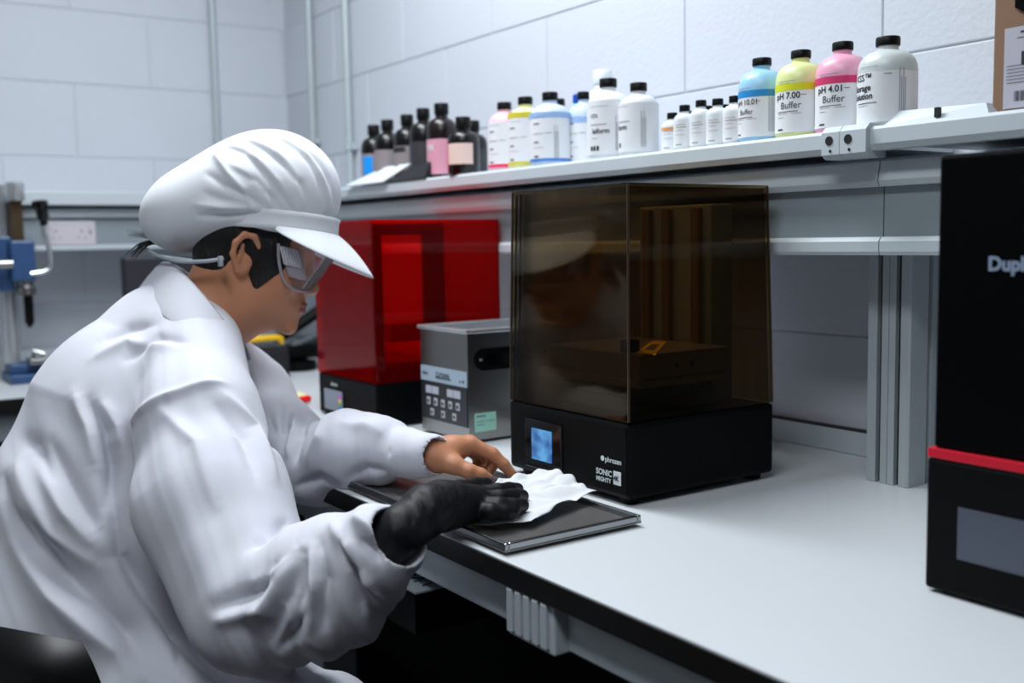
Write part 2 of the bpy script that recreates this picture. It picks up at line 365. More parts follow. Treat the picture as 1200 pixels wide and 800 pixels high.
fine = [(-.030, .0795, .030, .0006, 0), (-.030, .0765, .022, .0005, 0), (.008, .059, .008, .001, 0), (-.030, .036, .034, .0009, 1), (-.030, .0335, .018, .0005, 0), (-.006, .0335, .016, .0005, 0), (-.030, .0285, .012, .0006, 0), (-.030, .0105, .010, .002, 1)]
side = [(.028 + .0026 * k, .014, .0009, .062 - .012 * (k % 2), 0) for k in range(4)]
G1 = 'buffer solution bottles on the shelf'
for n, x, col, lb, bd, tx in (
    ('buffer_bottle', 0, '#9fd0f0', 'white plastic bottle with sky-blue band and 10.01 label', CY, [('pH 10.01', .0115, -.030, .055, .012), ('Buffer', .011, -.022, .041, 0)]),
    ('buffer_bottle', 0, '#dfe8a0', 'white plastic bottle with yellow band and pH 7.00 Buffer label', YE, [('pH 7.00', .0125, -.033, .055, .02), ('Buffer', .0135, -.024, .041, 0)]),
    ('buffer_bottle', 0, '#efaac4', 'white plastic bottle with pink band and pH 4.01 Buffer label', MG, [('pH 4.01', .0125, -.033, .055, .02), ('Buffer', .0135, -.024, .041, 0)])):
    i = {'#9': 0, '#d': 1, '#e': 2}[col[:2]]
    xx = (-.057, .018, .092)[i]
    bottle(n, xx, .32, (.0350, .0360, .0365)[i], .1265, .0145, .011, HD('tint%d' % i, col), lb, group=G1, lab=1, band=bd, txt=tx, bars=fine + side, ang=(-76, -62, -60)[i])
bottle('storage_bottle', .166, .32, .0388, .1215, .0160, .0115, HD('frost', '#cdd5d4'), 'frosted bottle labelled Storage Solution without a colour band, rightmost on the shelf', lab=1, group=G1,
       txt=[('KSS™', .0125, -.040, .062, .01), ('Storage', .0115, -.045, .049, .025), ('Solution', .0115, -.045, .038, .025)], bars=[(-.030, .0795, .030, .0006, 0), (.008, .068, .010, .001, 0), (-.035, .032, .034, .0009, 1), (-.035, .029, .02, .0005, 0)] + side, ang=-72, wl=4.2)
# big white pair
g = 'large white bottles in the middle of the shelf'
bottle('reagent_bottle', -.421, .32, .0385, .1445, .0158, .0155, HD('white1', '#e6ebee'), 'large white bottle with black cap and red square hazard mark, left of the white pair', group=g, lab=1,
       txt=[('Isiform', .0125, -.018, .045, .02), ('CDS', .009, -.022, .073, .01)], bars=[(-.024, .092, .040, .0006, 0), (-.022, .060, .034, .0012, 0), (-.020, .036, .014, .0008, 0)] + [(-.022 + .007 * k, .015, .005, .008, 1) for k in range(3)] + side, ang=-62, hi=.80, wl=4.4)
bottle('reagent_bottle', -.339, .32, .0350, .1265, .0148, .0140, HD('white2', '#dde3e6'), 'white bottle with black cap and small pink mark, right of the white pair', group=g, lab=1,
       txt=[('form', .0125, -.022, .045, .02)], bars=[(-.024, .084, .030, .0006, 0), (-.022, .058, .030, .0012, 0), (-.020, .015, .006, .008, 1)] + side, ang=-80, hi=.80, wl=4.4)
gen = [(-.016, .078, .014, .003, 0), (-.018, .092, .03, .0006, 0), (-.018, .060, .024, .001, 0), (.010, .061, .014, .001, 0), (-.016, .043, .012, .003, 0), (-.018, .034, .026, .0006, 0), (-.016, .016, .011, .003, 1)]
bottle('reagent_bottle', -.597, .32, .0400, .142, .0155, .0155, HD('lilac', '#c7d6f0'), 'broad pale blue bottle with blue base stripe beside the yellow one', group='pastel bottles on the shelf', lab=1, band=mat('ink_pale_blue', '#9cbbe8', .5), base=LB, txt=[], bars=gen + side, ang=-66, hi=.80, wl=4.2)
bottle('reagent_bottle', -.680, .32, .0358, .143, .0150, .0145, HD('paleyellow', '#e8e7a8'), 'white bottle with yellow shoulder and yellow base stripe', group='pastel bottles on the shelf', lab=1, band=YL, base=YL, bars=gen, ang=-70, hi=.86, wl=4.2)
bottle('reagent_bottle', -.755, .32, .0348, .141, .0150, .0145, HD('palepink', '#f0bccf'), 'white bottle with pink shoulder and crimson base stripe', group='pastel bottles on the shelf', lab=1, base=PKR, bars=gen, ang=-70, hi=.78, wl=4.2)
bottle('reagent_bottle', -.562, .375, .030, .142, .0120, .0145, HD('lilac2', '#c3d5ef'), 'pale blue bottle half hidden behind the large white pair', lab=1, band=mat('ink_pale_blue', '#9cbbe8', .5), bars=gen, ang=-75, hi=.72)
bottle('reagent_bottle', -.715, .43, .027, .150, .0135, .014, HD('white3', '#dfe6ea'), 'bottle behind the broad blue one showing little but its black cap', lab=1)
bottle('wash_bottle', -.581, .44, .036, .190, .0190, .026, HD('white1', '#e6ebee'), 'tall white bottle with white cap behind the large white pair', capm=HD('white1', '#e6ebee'))
t = thing('dropper_bottle', (-.625, .41, 1.4076), 'small cyan squeeze tube with dark blue tip between blue and white bottles', 'bottle')
MB().lathe([(.010, 0), (.011, .03), (.011, .125), (.005, .132)], (-.625, .41, 1.4076), 16).build('body', mat('cyan_tube', '#4cc4ea', .4), t, smooth=True)
MB().lathe([(.009, .130), (.010, .132), (.010, .146), (.004, .149)], (-.625, .41, 1.4076), 12).build('tip', mat('blue_tip', '#1d4fb8', .4), t, smooth=True)
# small vials
g = 'small white vials on the shelf'; sb = [(-.010, .040, .018, .0006, 0), (-.010, .036, .020, .0006, 1), (-.010, .031, .014, .0005, 0), (-.010, .024, .018, .0005, 0), (-.010, .008, .012, .0012, 0)]
wv = HD('vial', '#e2e8ec')
for x, y, h, c, lb in ((-.265, .33, .068, 'orange', 'small white vial with orange band, leftmost of the vials'), (-.209, .305, .073, None, 'small white vial with heading line, second of the vials from the left'),
                       (-.1715, .305, .0765, None, 'small white vial standing slightly taller in the middle of the vials'), (-.1345, .305, .0745, None, 'small white vial with round mark, second of the vials from the right'),
                       (-.0985, .305, .0745, None, 'small white vial with blue-grey label beside the pale blue 10.01 bottle'), (-.264, .375, .073, None, 'vial behind, its cap showing between the two left vials'),
                       (-.217, .365, .076, None, 'vial behind, its cap showing right of the tallest vial'), (-.180, .365, .074, None, 'vial behind, its cap showing left of the last vial')):
    bottle('vial', x, y, .0178, h, .0088, .010, wv, lb, 'vial', g, lab=1, band=ORG_ if c else None, bars=sb, neck=.16, ang=-66, hi=.74)
# dark resin bottles
g = 'dark resin bottles on the shelf'; rb = mat('amber_black', '#080607', .28); rb2 = mat('amber_brown', '#150809', .28)
gl = mat('label_grey', '#8d8588', .5); dl = mat('label_dark', '#34353a', .5); pl = mat('label_pink', '#d79aae', .5); cl = mat('label_cream', '#e8cfc4', .5)
B3 = dict(neck=.2, lo=.06, hi=.62, wl=4)
def resin(x, y, r, h, m, lb, labm, **k): return bottle('resin_bottle', x, y, r, h, .0155 if r < .034 else .0165, .024, m, lb, group=g, lab=1, labm=labm, **{**B3, **k})
t = resin(-1.362, .33, .0335, .155, rb, 'black bottle with bright blue patch, leftmost of the dark bottles', gl, bars=[])
MB().lathe([(.0341, .030), (.0343, .032), (.0343, .072), (.0341, .074)], (-1.362, .33, 1.4076), 10, math.radians(-85), math.radians(-35)).build('blue_patch', mat('patch_blue', '#1596ee', .5), t)
t = resin(-1.269, .32, .0335, .158, rb, 'black bottle with grey label and pink corner marks, second of the dark bottles', gl)
for z0 in (.020, .078): MB().lathe([(.0341, z0), (.0341, z0 + .010)], (-1.269, .32, 1.4076), 4, math.radians(-132), math.radians(-105)).build('pink_mark', PKR, t)
resin(-1.169, .32, .0335, .160, rb, 'black bottle with white heading on dark label, third of the dark bottles', gl, bars=[(-.03, .070, .05, .012, 1)])
resin(-1.091, .32, .0330, .166, rb, 'black bottle with dark printed label, fourth of the dark bottles', dl)
t = resin(-1.008, .32, .0350, .168, rb2, 'tall brown-black bottle with pink label', pl, hi=.60)
mb = MB(); wtext(mb, 'VX', .018, (-1.008, .32, 1.4076), .0360, math.radians(-100), 0, .062, .03); mb.build('white_letters', WPRINT, t)
t = resin(-.885, .30, .0345, .124, rb, 'short wide black bottle with cream square label and pink strip', cl, ang=-52, wl=1.9, hi=.66, lo=.22)
MB().lathe([(.0352, .006), (.0352, .072)], (-.885, .30, 1.4076), 6, math.radians(-122), math.radians(-104)).build('pink_strip', PKR, t)
resin(-1.02, .41, .034, .135, rb, 'dark bottle mostly hidden behind the short one with the cream label', dl)
# envelope pouch lying on the shelf in front
t = thing('foil_pouch', (-1.25, .285, 1.4076), 'white flat pouch leaning on a black wedge in front of the dark bottles', 'pouch')
MB().add([(-1.40, .262, 1.409), (-1.19, .262, 1.409), (-1.09, .285, 1.446), (-1.25, .300, 1.448)], [(0, 1, 2, 3)]).build('pouch_face', mat('pouch_white', '#e4ebf2', .35, bump=.3, bs=30), t, solid=.003)
MB().add([(-1.18, .268, 1.4085), (-1.00, .268, 1.4085), (-1.00, .290, 1.4085), (-1.12, .290, 1.4085), (-1.085, .281, 1.440), (-1.00, .284, 1.445)], [(0, 1, 5, 4), (0, 4, 3), (3, 2, 5, 4), (1, 2, 5), (0, 3, 2, 1)]).build('wedge', GLOSS, t)
# cardboard box
t = thing('cardboard_box', (.46, .40, 1.4076), 'brown cardboard box with white label at the right end of the shelf', 'box')
KRAFT = mat('kraft_card', '#8a6a52', .8, var=.06, vs=12)
MB().box((.3235, .31, 1.408), (.60, .50, 1.66), .002).build('carton', KRAFT, t)
L = MB().box((.3385, .3085, 1.414), (.50, .3098, 1.5095)).build('label', mat('box_label', '#b9b7c2', .5), t)
o, ex, ey, nn = (.3385, .3085, 1.414), (1, 0, 0), (0, 0, 1), (0, -1, 0); mb = MB()
for k in range(11): bar(mb, .014 + .0021 * k, .008, .0013 if k % 3 else .0007, .012, o, ex, ey, nn)
for k in range(6): bar(mb, .004, .030 + .004 * k, .05 + .004 * (k % 3), .0006, o, ex, ey, nn)
bar(mb, .022, .050, .012, .016, o, ex, ey, nn); bar(mb, .016, .082, .03, .0008, o, ex, ey, nn); bar(mb, .02, .088, .02, .002, o, ex, ey, nn)
mb.build('print', PRINT, L)
MB().lathe([(.0001, -.002), (.026, -.002), (.026, 0)], (.374, .3085, 1.545), 6, ax=1).build('hexagon_mark', GLOSS, t)

# ---------------- large smoked resin printer ----------------
W = .2885
pr = thing('resin_printer', (-W / 2, W / 2, .9), 'large black resin printer with smoked amber cover and blue touchscreen', 'printer')
MB().box((-W, 0, .909), (0, W, 1.016), .007).build('base', MATTE, pr)
for x in (-W + .03, -.025):
    for y in (.022, W - .022): MB().lathe([(.013, .9002), (.015, .911)], (x, y, 0), 16).build('foot', BLK, pr)
e = .008; v = []
for z, i in ((1.0165, .002), (1.34, e)):
    for q in (i, i + .004):
        v += [(-W + q, q, z - (.004 if q > i and z > 1.2 else 0)), (-q, q, z - (.004 if q > i and z > 1.2 else 0)), (-q, W - q, z - (.004 if q > i and z > 1.2 else 0)), (-W + q, W - q, z - (.004 if q > i and z > 1.2 else 0))]
f = []
for k in range(4):
    l = (k + 1) % 4
    f += [(k, l, 8 + l, 8 + k), (4 + k, 12 + k, 12 + l, 4 + l), (k, 4 + k, 4 + l, l)]
f += [(8, 9, 10, 11), (15, 14, 13, 12)]
cover = MB().add(v, f).build('cover', SMOKE, pr)
mb = MB()
for x, y in ((0, 0), (-W, 0), (0, W)):
    sx = -1 if x == 0 else 1; sy = 1 if y == 0 else -1
    mb.tube([(x + sx * .0025, y + sy * .0025, 1.018), (x + sx * (e + .0008), y + sy * (e + .0008), 1.339)], .0018, 6)
mb.build('corner_edge', mat('amber_edge', '#3a2a14', .3), cover)
sp = MB().box((-.243, -.0022, .9185), (-.150, .001, .9945), .002).build('screen_bezel', GLOSS, pr)
MB().box((-.2365, -.0034, .9235), (-.1565, -.002, .9275)).build('ledge', BLK, sp)
sm = bpy.data.materials.new('blue_screen'); sm.use_nodes = True; nt = sm.node_tree; b = nt.nodes['Principled BSDF']; b.inputs['Base Color'].default_value = (.02, .03, .05, 1)
tc = nt.nodes.new('ShaderNodeTexCoord'); nz = nt.nodes.new('ShaderNodeTexNoise'); nz.inputs['Scale'].default_value = 45; cr = nt.nodes.new('ShaderNodeValToRGB')
cr.color_ramp.elements[0].color = (.03, .12, .38, 1); cr.color_ramp.elements[1].color = (.12, .42, .80, 1); cr.color_ramp.elements[0].position = .35; cr.color_ramp.elements[1].position = .65
nt.links.new(tc.outputs['Object'], nz.inputs['Vector']); nt.links.new(nz.outputs[0], cr.inputs[0]); nt.links.new(cr.outputs[0], b.inputs['Emission Color']); b.inputs['Emission Strength'].default_value = .62
MB().box((-.2215, -.0040, .9335), (-.172, -.0025, .981)).build('display', sm, sp)
mb = MB(); flat(mb, 'phrozen', .0105, (-.050, -.0002, .957), (1, 0, 0), (0, 0, 1), (0, -1, 0), .02)
mb.lathe([(.0022, -.0003), (.0038, -.0003), (.0038, 0)], (-.0555, -.0006, .9605), 14, ax=1)
mb.build('maker_mark', WPRINT, pr)
mb = MB(); flat(mb, 'SONIC', .0115, (-.070, -.0002, .937), (1, 0, 0), (0, 0, 1), (0, -1, 0), .035); flat(mb, 'MIGHTY', .0088, (-.070, -.0002, .9275), (1, 0, 0), (0, 0, 1), (0, -1, 0), .035)
mb.box((-.0325, -.0008, .9275), (-.0165, 0, .9465), .0003); mb.build('model_mark', WPRINT, pr)
mb = MB(); flat(mb, '4K', .0095, (-.0312, -.0009, .9335), (1, 0, 0), (0, 0, 1), (0, -1, 0), .03); mb.build('model_mark', BLK, pr)
# inside
brz = mat('bronze_rail', '#8c6f3a', .35, metal=.6); yel = mat('yellow_print', '#ffc814', .4); grym = mat('warm_grey_metal', '#8f877a', .4, metal=.5)
MB().box((-.22, .215, 1.0165), (-.06, .262, 1.315), .003).build('z_column', GREY, pr)
for x in (-.205, -.16, -.095): MB().box((x, .206, 1.018), (x + .018, .216, 1.31), .002).build('linear_rail', brz, pr)
vat = MB().box((-.255, .035, 1.018), (-.03, .200, 1.044), .004).build('resin_vat', GLOSS, pr)
bp = MB().box((-.245, .030, 1.058), (-.015, .200, 1.070), .003).build('build_plate', grym, pr)
MB().box((-.235, .036, 1.070), (-.018, .210, 1.1055), .002).build('plate_arm', grym, bp)
q4 = [Vector((-0.0427, 0.0523, 1.1060)), Vector((-0.0007, 0.0493, 1.1060)), Vector((-0.1204, 0.1810, 1.1060)), Vector((-0.1459, 0.1743, 1.1060))]; qc = sum(q4, Vector()) / 4; up = Vector((0, 0, .001))
qi = [qc + (p_ - qc) * .52 for p_ in q4]
MB().add([p_ + up * k for k in (0, 1) for p_ in q4 + qi], [(8 + a, 8 + (a + 1) % 4, 12 + (a + 1) % 4, 12 + a) for a in range(4)] + [(a, (a + 1) % 4, 8 + (a + 1) % 4, 8 + a) for a in range(4)] + [(4 + a, 4 + (a + 1) % 4, 12 + (a + 1) % 4, 12 + a) for a in range(4)] + [(a, (a + 1) % 4, 4 + (a + 1) % 4, 4 + a) for a in range(4)]).build('yellow_mark', yel, bp)
for yy in (.105, .135): MB().lathe([(.004, 0), (.004, .0012)], (-.018, yy, 1.086), 10, ax=0).build('bolt_hole', DARK, bp)
MB().lathe([(.014, 1.106), (.014, 1.121), (.012, 1.123)], (-.06, .055, 0), 18).build('knob', BLK, bp)

# ---------------- red covered printer ----------------
rp = thing('resin_printer', (-.89, .15, .9), 'black resin printer with translucent red cover behind the worker’s hands', 'printer')
x0, x1, y0, y1 = -1.035, -.762, .010, .305
MB().box((x0, y0, .903), (x1, y1, .990), .005).build('base', MATTE, rp)
mb = MB()
for a, b2 in (((x0, y0, .990), (x1, y0 + .004, 1.31)), ((x1 - .004, y0 + .004, .990), (x1, y1, 1.31)), ((x0, y0 + .004, .990), (x0 + .004, y1, 1.31)), ((x0 + .004, y1 - .004, .990), (x1 - .004, y1, 1.31)), ((x0 + .004, y0 + .004, 1.306), (x1 - .004, y1 - .004, 1.31))): mb.box(a, b2)
mb.build('cover', REDA, rp)
MB().prism([(-.99, 1.0), (-.90, 1.0), (-.90, 1.27), (-.99, 1.27)], 1, .24, .285).build('z_column', BLK, rp)
mb = MB().box((-.7745, .014, .992), (-.7685, .034, 1.302)); mb.box((-.7745, .034, 1.280), (-.7685, .165, 1.302)); mb.box((-.7745, .125, .992), (-.7685, .175, 1.302)); mb.box((-.7745, .034, .992), (-.7685, .125, 1.02))
mb.build('inner_frame', BLK, rp)
MB().box((-.98, .06, .99), (-.83, .2, 1.02), .004).build('resin_vat', GLOSS, rp)
MB().box((-.95, .09, 1.06), (-.85, .2, 1.10), .003).build('build_plate', mat('grey_alloy', '#7a7a7a', .35, metal=.7), rp)
sc = MB().box((-1.0, .0065, .915), (-.914, .0095, .958), .001).build('touchscreen', mat('grey_screen', '#7d8796', .3, emit=.12), rp)
for k, (cc, zz) in enumerate((('#c030c8', .945), ('#e8b020', .936), ('#40a040', .927), ('#3050d0', .920))): MB().box((-.926, .0055, zz), (-.917, .0066, zz + .006)).build('icon', mat('icon%d' % k, cc, .5, emit=.3), sc)
mb = MB(); flat(mb, 'elegoo', .012, (-.970, .0098, .967), (1, 0, 0), (0, 0, 1), (0, -1, 0), .02, lift=.0008); mb.build('maker_mark', WPRINT, rp)

# ---------------- ultrasonic cleaner ----------------
us = thing('ultrasonic_cleaner', (-.605, .18, .9), 'stainless steel ultrasonic cleaner with black keypad panel between the two printers', 'cleaner')
a0, a1, b0, b1 = -.689, -.519, .070, .300
mb = MB()
for p, q in (((a0, b0, .908), (a1, b0 + .002, 1.100)), ((a0, b1 - .002, .908), (a1, b1, 1.100)), ((a0, b0 + .002, .908), (a0 + .002, b1 - .002, 1.100)), ((a1 - .002, b0 + .002, .908), (a1, b1 - .002, 1.100)), ((a0, b0, .906), (a1, b1, .908))): mb.box(p, q)
mb.build('housing', STEEL, us)
mb = MB()
rx0, rx1, ry0, ry1 = a0 - .005, a1 + .004, b0 - .005, b1 + .004
for p, q in (((rx0, ry0, 1.100), (rx1, ry0 + .016, 1.108)), ((rx0, ry1 - .016, 1.100), (rx1, ry1, 1.108)), ((rx0, ry0 + .016, 1.100), (rx0 + .016, ry1 - .016, 1.108)), ((rx1 - .016, ry0 + .016, 1.100), (rx1, ry1 - .016, 1.108))): mb.box(p, q, .002)
mb.build('rim', CHROME, us)
mb = MB()
for p, q in (((a0 + .010, b0 + .010, 1.0), (a1 - .010, b0 + .011, 1.102)), ((a0 + .010, b1 - .011, 1.0), (a1 - .010, b1 - .010, 1.102)), ((a0 + .010, b0 + .011, 1.0), (a0 + .011, b1 - .011, 1.102)), ((a1 - .011, b0 + .011, 1.0), (a1 - .010, b1 - .011, 1.102)), ((a0 + .010, b0 + .010, .999), (a1 - .010, b1 - .010, 1.0))): mb.box(p, q)
mb.build('tank', CHROME, us)
for x in (a0 + .02, a1 - .02):
    for y in (b0 + .02, b1 - .02): MB().lathe([(.009, .9002), (.011, .907)], (x, y, 0), 14).build('foot', BLK, us)
MB().box((a0 + .002, b0 - .0015, 1.003), (a1 - .003, b0 - .0002, 1.031)).build('white_panel', mat('panel_pale', '#a9bccb', .4), us)
kp = MB().box((a0 + .002, b0 - .0018, .930), (a1 - .003, b0 - .0002, 1.003)).build('keypad', mat('keypad_black', '#15181f', .35), us)
o, ex, ey, nn = (a0 + .002, b0 - .0018, .930), (1, 0, 0), (0, 0, 1), (0, -1, 0)
for dx in (.022, .100): MB().box((a0 + dx, b0 - .0030, .980), (a0 + dx + .046, b0 - .0018, .994)).build('display', mat('display_pale', '#b9bcc8', .3), kp)
bw = mat('button_white', '#b7b9bd', .5)
for k in range(5): MB().box((a0 + .024 + .0265 * k, b0 - .0030, .958), (a0 + .037 + .0265 * k, b0 - .0018, .972), .0008).build('button', bw, kp)
for k in range(3): MB().box((a0 + .037 + .040 * k, b0 - .0030, .938), (a0 + .050 + .040 * k, b0 - .0018, .951), .0008).build('button', bw, kp)
mb = MB()
for k in range(5): bar(mb, .0255 + .0265 * k, .0315, .006, .006, o, ex, ey, nn, .0016)
for k in range(3): bar(mb, .0385 + .040 * k, .0115, .006, .006, o, ex, ey, nn, .0016)
for dx in (.042, .1195): bar(mb, dx, .050, .0012, .014, o, ex, ey, nn, .0016)
mb.build('button_print', BLK, kp)
mb = MB(); flat(mb, 'CUYAHA', .0125, (a0 + .058, b0 - .0016, 1.0135), (1, 0, 0), (0, 0, 1), (0, -1, 0), .02); bar(mb, .056, .0805, .055, .0022, o, ex, ey, nn); flat(mb, '40KHz', .008, (a0 + .008, b0 - .0016, 1.014), (1, 0, 0), (0, 0, 1), (0, -1, 0), .02)
bar(mb, .142, .080, .004, .004, o, ex, ey, nn); bar(mb, .152, .080, .005, .005, o, ex, ey, nn); mb.build('lettering', PRINT, us)
# handle recess on the side
def stadium(r, y0_, y1_, zc, n=10):
    return [(y1_ + r * math.cos(t), zc + r * math.sin(t)) for t in [(-math.pi / 2 + math.pi * i / n) for i in range(n + 1)]] + [(y0_ + r * math.cos(t), zc + r * math.sin(t)) for t in [(math.pi / 2 + math.pi * i / n) for i in range(n + 1)]]
hd = MB().prism(stadium(.020, .103, .235, 1.052), 0, a1 - .001, a1 + .003).build('handle', BLK, us)
MB().prism(stadium(.011, .118, .235, 1.052), 0, a1 + .0031, a1 + .006).build('grip', GLOSS, hd)
MB().lathe([(.0001, 0), (.003, 0), (.003, .0015)], (a1 + .003, .096, 1.052), 10, ax=0).build('screw', CHROME, hd)
st = MB().box((a1 + .0002, .082, .921), (a1 + .0012, .128, .955)).build('green_sticker', mat('sticker_green', '#9fd6c4', .5), us)
mb = MB(); o, ex, ey, nn = (a1 + .0012, .082, .921), (0, 1, 0), (0, 0, 1), (1, 0, 0)
bar(mb, .003, .018, .018, .0012, o, ex, ey, nn); bar(mb, .025, .018, .017, .0012, o, ex, ey, nn); bar(mb, .003, .012, .018, .0012, o, ex, ey, nn); bar(mb, .003, .027, .02, .003, o, ex, ey, nn)
mb.build('print', PRINTG, st)
# cables behind the large printer
for k in range(3):
    tag(MB().tube(curve([(-.50 + .02 * k, .30, .906), (-.44 + .02 * k, .17 - .01 * k, .93 + .01 * k), (-.40 + .015 * k, .10, .945 - .01 * k), (-.36, .08 + .015 * k, .91), (-.33, .16, .905), (-.31, .26 + .015 * k, .905)], 8), .0032, 8).build('power_cable', BLK, smooth=True),
        ('black power cable looped nearest the steel cleaner', 'black power cable in the middle of the three behind the smoked printer', 'black power cable looped closest to the smoked printer')[k], 'cable', 'black cables behind the printers')

# ---------------- near printer at the right ----------------
dw = thing('resin_printer', (.54, .12, .9), 'tall black resin printer with red stripe at the right edge of the bench', 'printer')
MB().box((.438, .020, .9035), (.640, .222, 1.0395), .004).build('base', MATTE, dw)
MB().box((.4385, .0205, 1.0397), (.6395, .2215, 1.0497), .001).build('red_stripe', mat('stripe_red', '#d0102c', .35), dw)
MB().box((.4435, .0225, 1.0499), (.6345, .2165, 1.3425), .004).build('hood', mat('hood_black', '#010102', .6, spec=.06), dw)
MB().box((.4745, .0188, .942), (.600, .0202, .995), .0008).build('screen', mat('screen_grey', '#4b5260', .3), dw)
for x in (.455, .622):
    for y in (.038, .205): MB().lathe([(.008, .9002), (.010, .905)], (x, y, 0), 14).build('foot', BLK, dw)
mb = MB(); flat(mb, 'Duplicator 7', .0185, (.498, .0223, 1.230), (1, 0, 0), (0, 0, 1), (0, -1, 0), .04); flat(mb, '7', .008, (.545, .0223, 1.218), (1, 0, 0), (0, 0, 1), (0, -1, 0), .02); mb.build('lettering', mat('lettering_blue_grey', '#8c9bb4', .5), dw)

# ---------------- tray and tissues ----------------
tr = thing('steel_tray', (-.15, -.155, .9), 'shallow stainless steel tray under the hands at the bench edge', 'tray')
tx0, tx1, ty0, ty1 = -.44, .079, -.258, -.048
mb = MB().box((tx0, ty0, .905), (tx1, ty1, .9075))
mb.build('pan', STEELT, tr)
mb = MB()
for p, q in (((tx0, ty0, .9045), (tx1, ty0 + .006, .9155)), ((tx0, ty1 - .006, .9045), (tx1, ty1, .9155)), ((tx0, ty0 + .006, .9045), (tx0 + .006, ty1 - .006, .9155)), ((tx1 - .006, ty0 + .006, .9045), (tx1, ty1 - .006, .9155))): mb.box(p, q, .0018)
mb.build('rim', mat('rim_steel', '#9a9d9f', .25, metal=1), tr)
for x in (tx0 + .03, tx1 - .02):
    for y in (ty0 + .02, ty1 - .012): MB().lathe([(.007, .9002), (.007, .905)], (x, y, 0), 10).build('foot', BLK, tr)
def tissue(corners, seed, label, z0):
    rnd = np.random.default_rng(seed); n = 34; A = [np.array(c, float) for c in corners]
    v = []; ph = rnd.uniform(0, 6, 12); fr = rnd.uniform(-1, 1, (12, 2)) * np.array([9, 9])
    for i in range(n + 1):
        for j in range(n + 1):
            s, t = i / n, j / n
            ed = 1 + .10 * math.sin(9 * s + ph[0]) * (1 - t) * t * 4
            p = (A[0] * (1 - s) + A[1] * s) * (1 - t) + (A[3] * (1 - s) + A[2] * s) * t
            c = sum(A) / 4; p = c + (p - c) * (1 + .05 * math.sin(5 * s + 3 * t + ph[1]) + .012 * math.sin(17 * s - 11 * t + ph[2]))
            z = sum(abs(math.sin((fr[k] @ np.array([s, t])) + ph[k])) for k in range(12)) / 12
            v.append((p[0], p[1], p[2] + (z - .45) * .034))
    f = [(i * (n + 1) + j, (i + 1) * (n + 1) + j, (i + 1) * (n + 1) + j + 1, i * (n + 1) + j + 1) for i in range(n) for j in range(n)]
    return tag(MB().add(v, f).build('paper_tissue', PAPER, smooth=True, sharp=180, solid=.0006), label, 'tissue', 'crumpled tissues on the tray')
tissue([(-0.0847, -0.2104, 0.9160), (-0.1478, -0.1139, 0.9220), (-0.1322, -0.0350, 0.9320), (-0.0410, -0.0344, 0.9180)], 3, 'crumpled white tissue standing up at the back, near the printer', 0)
tissue([(-0.0586, -0.2736, 0.9140), (-0.1230, -0.1657, 0.9200), (-0.0320, -0.0387, 0.9180), (0.0242, -0.1821, 0.9120)], 8, 'flat white tissue under the gloved fingers on the steel tray', 0)

# ---------------- items beyond ----------------
t = thing('toolbox', (-1.70, .10, .9), 'black toolbox with yellow handle behind the chin', 'toolbox')
MB().box((-1.80, .020, .9005), (-1.64, .196, .982), .006).build('case', mat('case_black', '#14161a', .5), t)
MB().box((-1.80, .024, .983), (-1.645, .190, .994), .004).build('lid', mat('case_lid', '#3a3e44', .5), t)
MB().tube(curve([(-1.655, .045, .994), (-1.65, .06, 1.008), (-1.65, .165, 1.012), (-1.655, .18, .996)], 6), .0085, 10).build('handle', mat('handle_yellow', '#f0bc12', .4), t, smooth=True)
t = thing('lamp_arm', (-1.82, .30, .9), 'black jointed equipment arm leaning beside the red-covered printer', 'equipment')
MB().lathe([(.06, .9005), (.06, .925), (.02, .935)], (-1.80, .28, 0), 24).build('base', BLK, t, smooth=True)
MB().tube([(-1.80, .28, .93), (-1.80, .22, .99), (-1.78, .36, 1.075)], .018, 10).build('arm', BLK, t, smooth=True)
MB().tube([(-1.78, .26, .97), (-1.78, .40, 1.02)], .010, 10).build('brace', mat('arm_grey', '#52565c', .4), t, smooth=True)
MB().box((-1.86, .23, .935), (-1.76, .40, .975), .01).build('motor_block', BLK, t)
t = thing('spray_bottle', (-1.85, .125, .9), 'grey upright nozzle bottle behind the collar', 'bottle')
MB().lathe([(.030, .9005), (.032, .93), (.032, 1.0), (.018, 1.025), (.016, 1.045)], (-1.85, .125, 0), 20).build('body', mat('grey_bottle', '#6f7884', .3), t, smooth=True)
MB().lathe([(.018, 1.045), (.018, 1.07), (.008, 1.078)], (-1.85, .125, 0), 16).build('cap', mat('grey_cap', '#9aa0a6', .4), t, smooth=True)
t = thing('monitor', (-1.95, -.02, .9), 'dark slab-like equipment top showing behind the nape', 'equipment')
MB().box((-1.93, -.168, .99), (-1.89, .10, 1.238), .006).build('housing', mat('slate_black', '#24262c', .5), t)
MB().box((-1.93, -.06, .91), (-1.91, 0, .99)).build('stand', BLK, t)
MB().box((-2.0, -.12, .9005), (-1.84, .06, .91), .003).build('foot', BLK, t)
RED = mat('cap_red', '#f01414', .4)
t = thing('marker_pen', (-1.13, .0, .901), 'red capped marker lying beside the red-covered printer', 'pen')
MB().tube([(-1.1526, -0.0002, 0.9120), (-1.1657, 0.0428, 0.9120)], .0085, 12).build('cap', RED, t, smooth=True)
MB().tube([(-1.1279, -0.0468, 0.9120), (-1.1526, -0.0002, 0.9120)], .0075, 12).build('barrel', LABELM, t, smooth=True)
t = thing('marker_pen', (-1.07, -.03, .901), 'second red marker nearer the white sleeve', 'pen')
MB().tube([(-0.9915, -0.0452, 0.9100), (-0.9017, -0.0692, 0.9100)], .008, 12).build('cap', RED, t, smooth=True)
MB().tube([(-1.0978, -0.0294, 0.9100), (-0.9915, -0.0452, 0.9100)], .007, 12).build('barrel', LABELM, t, smooth=True)
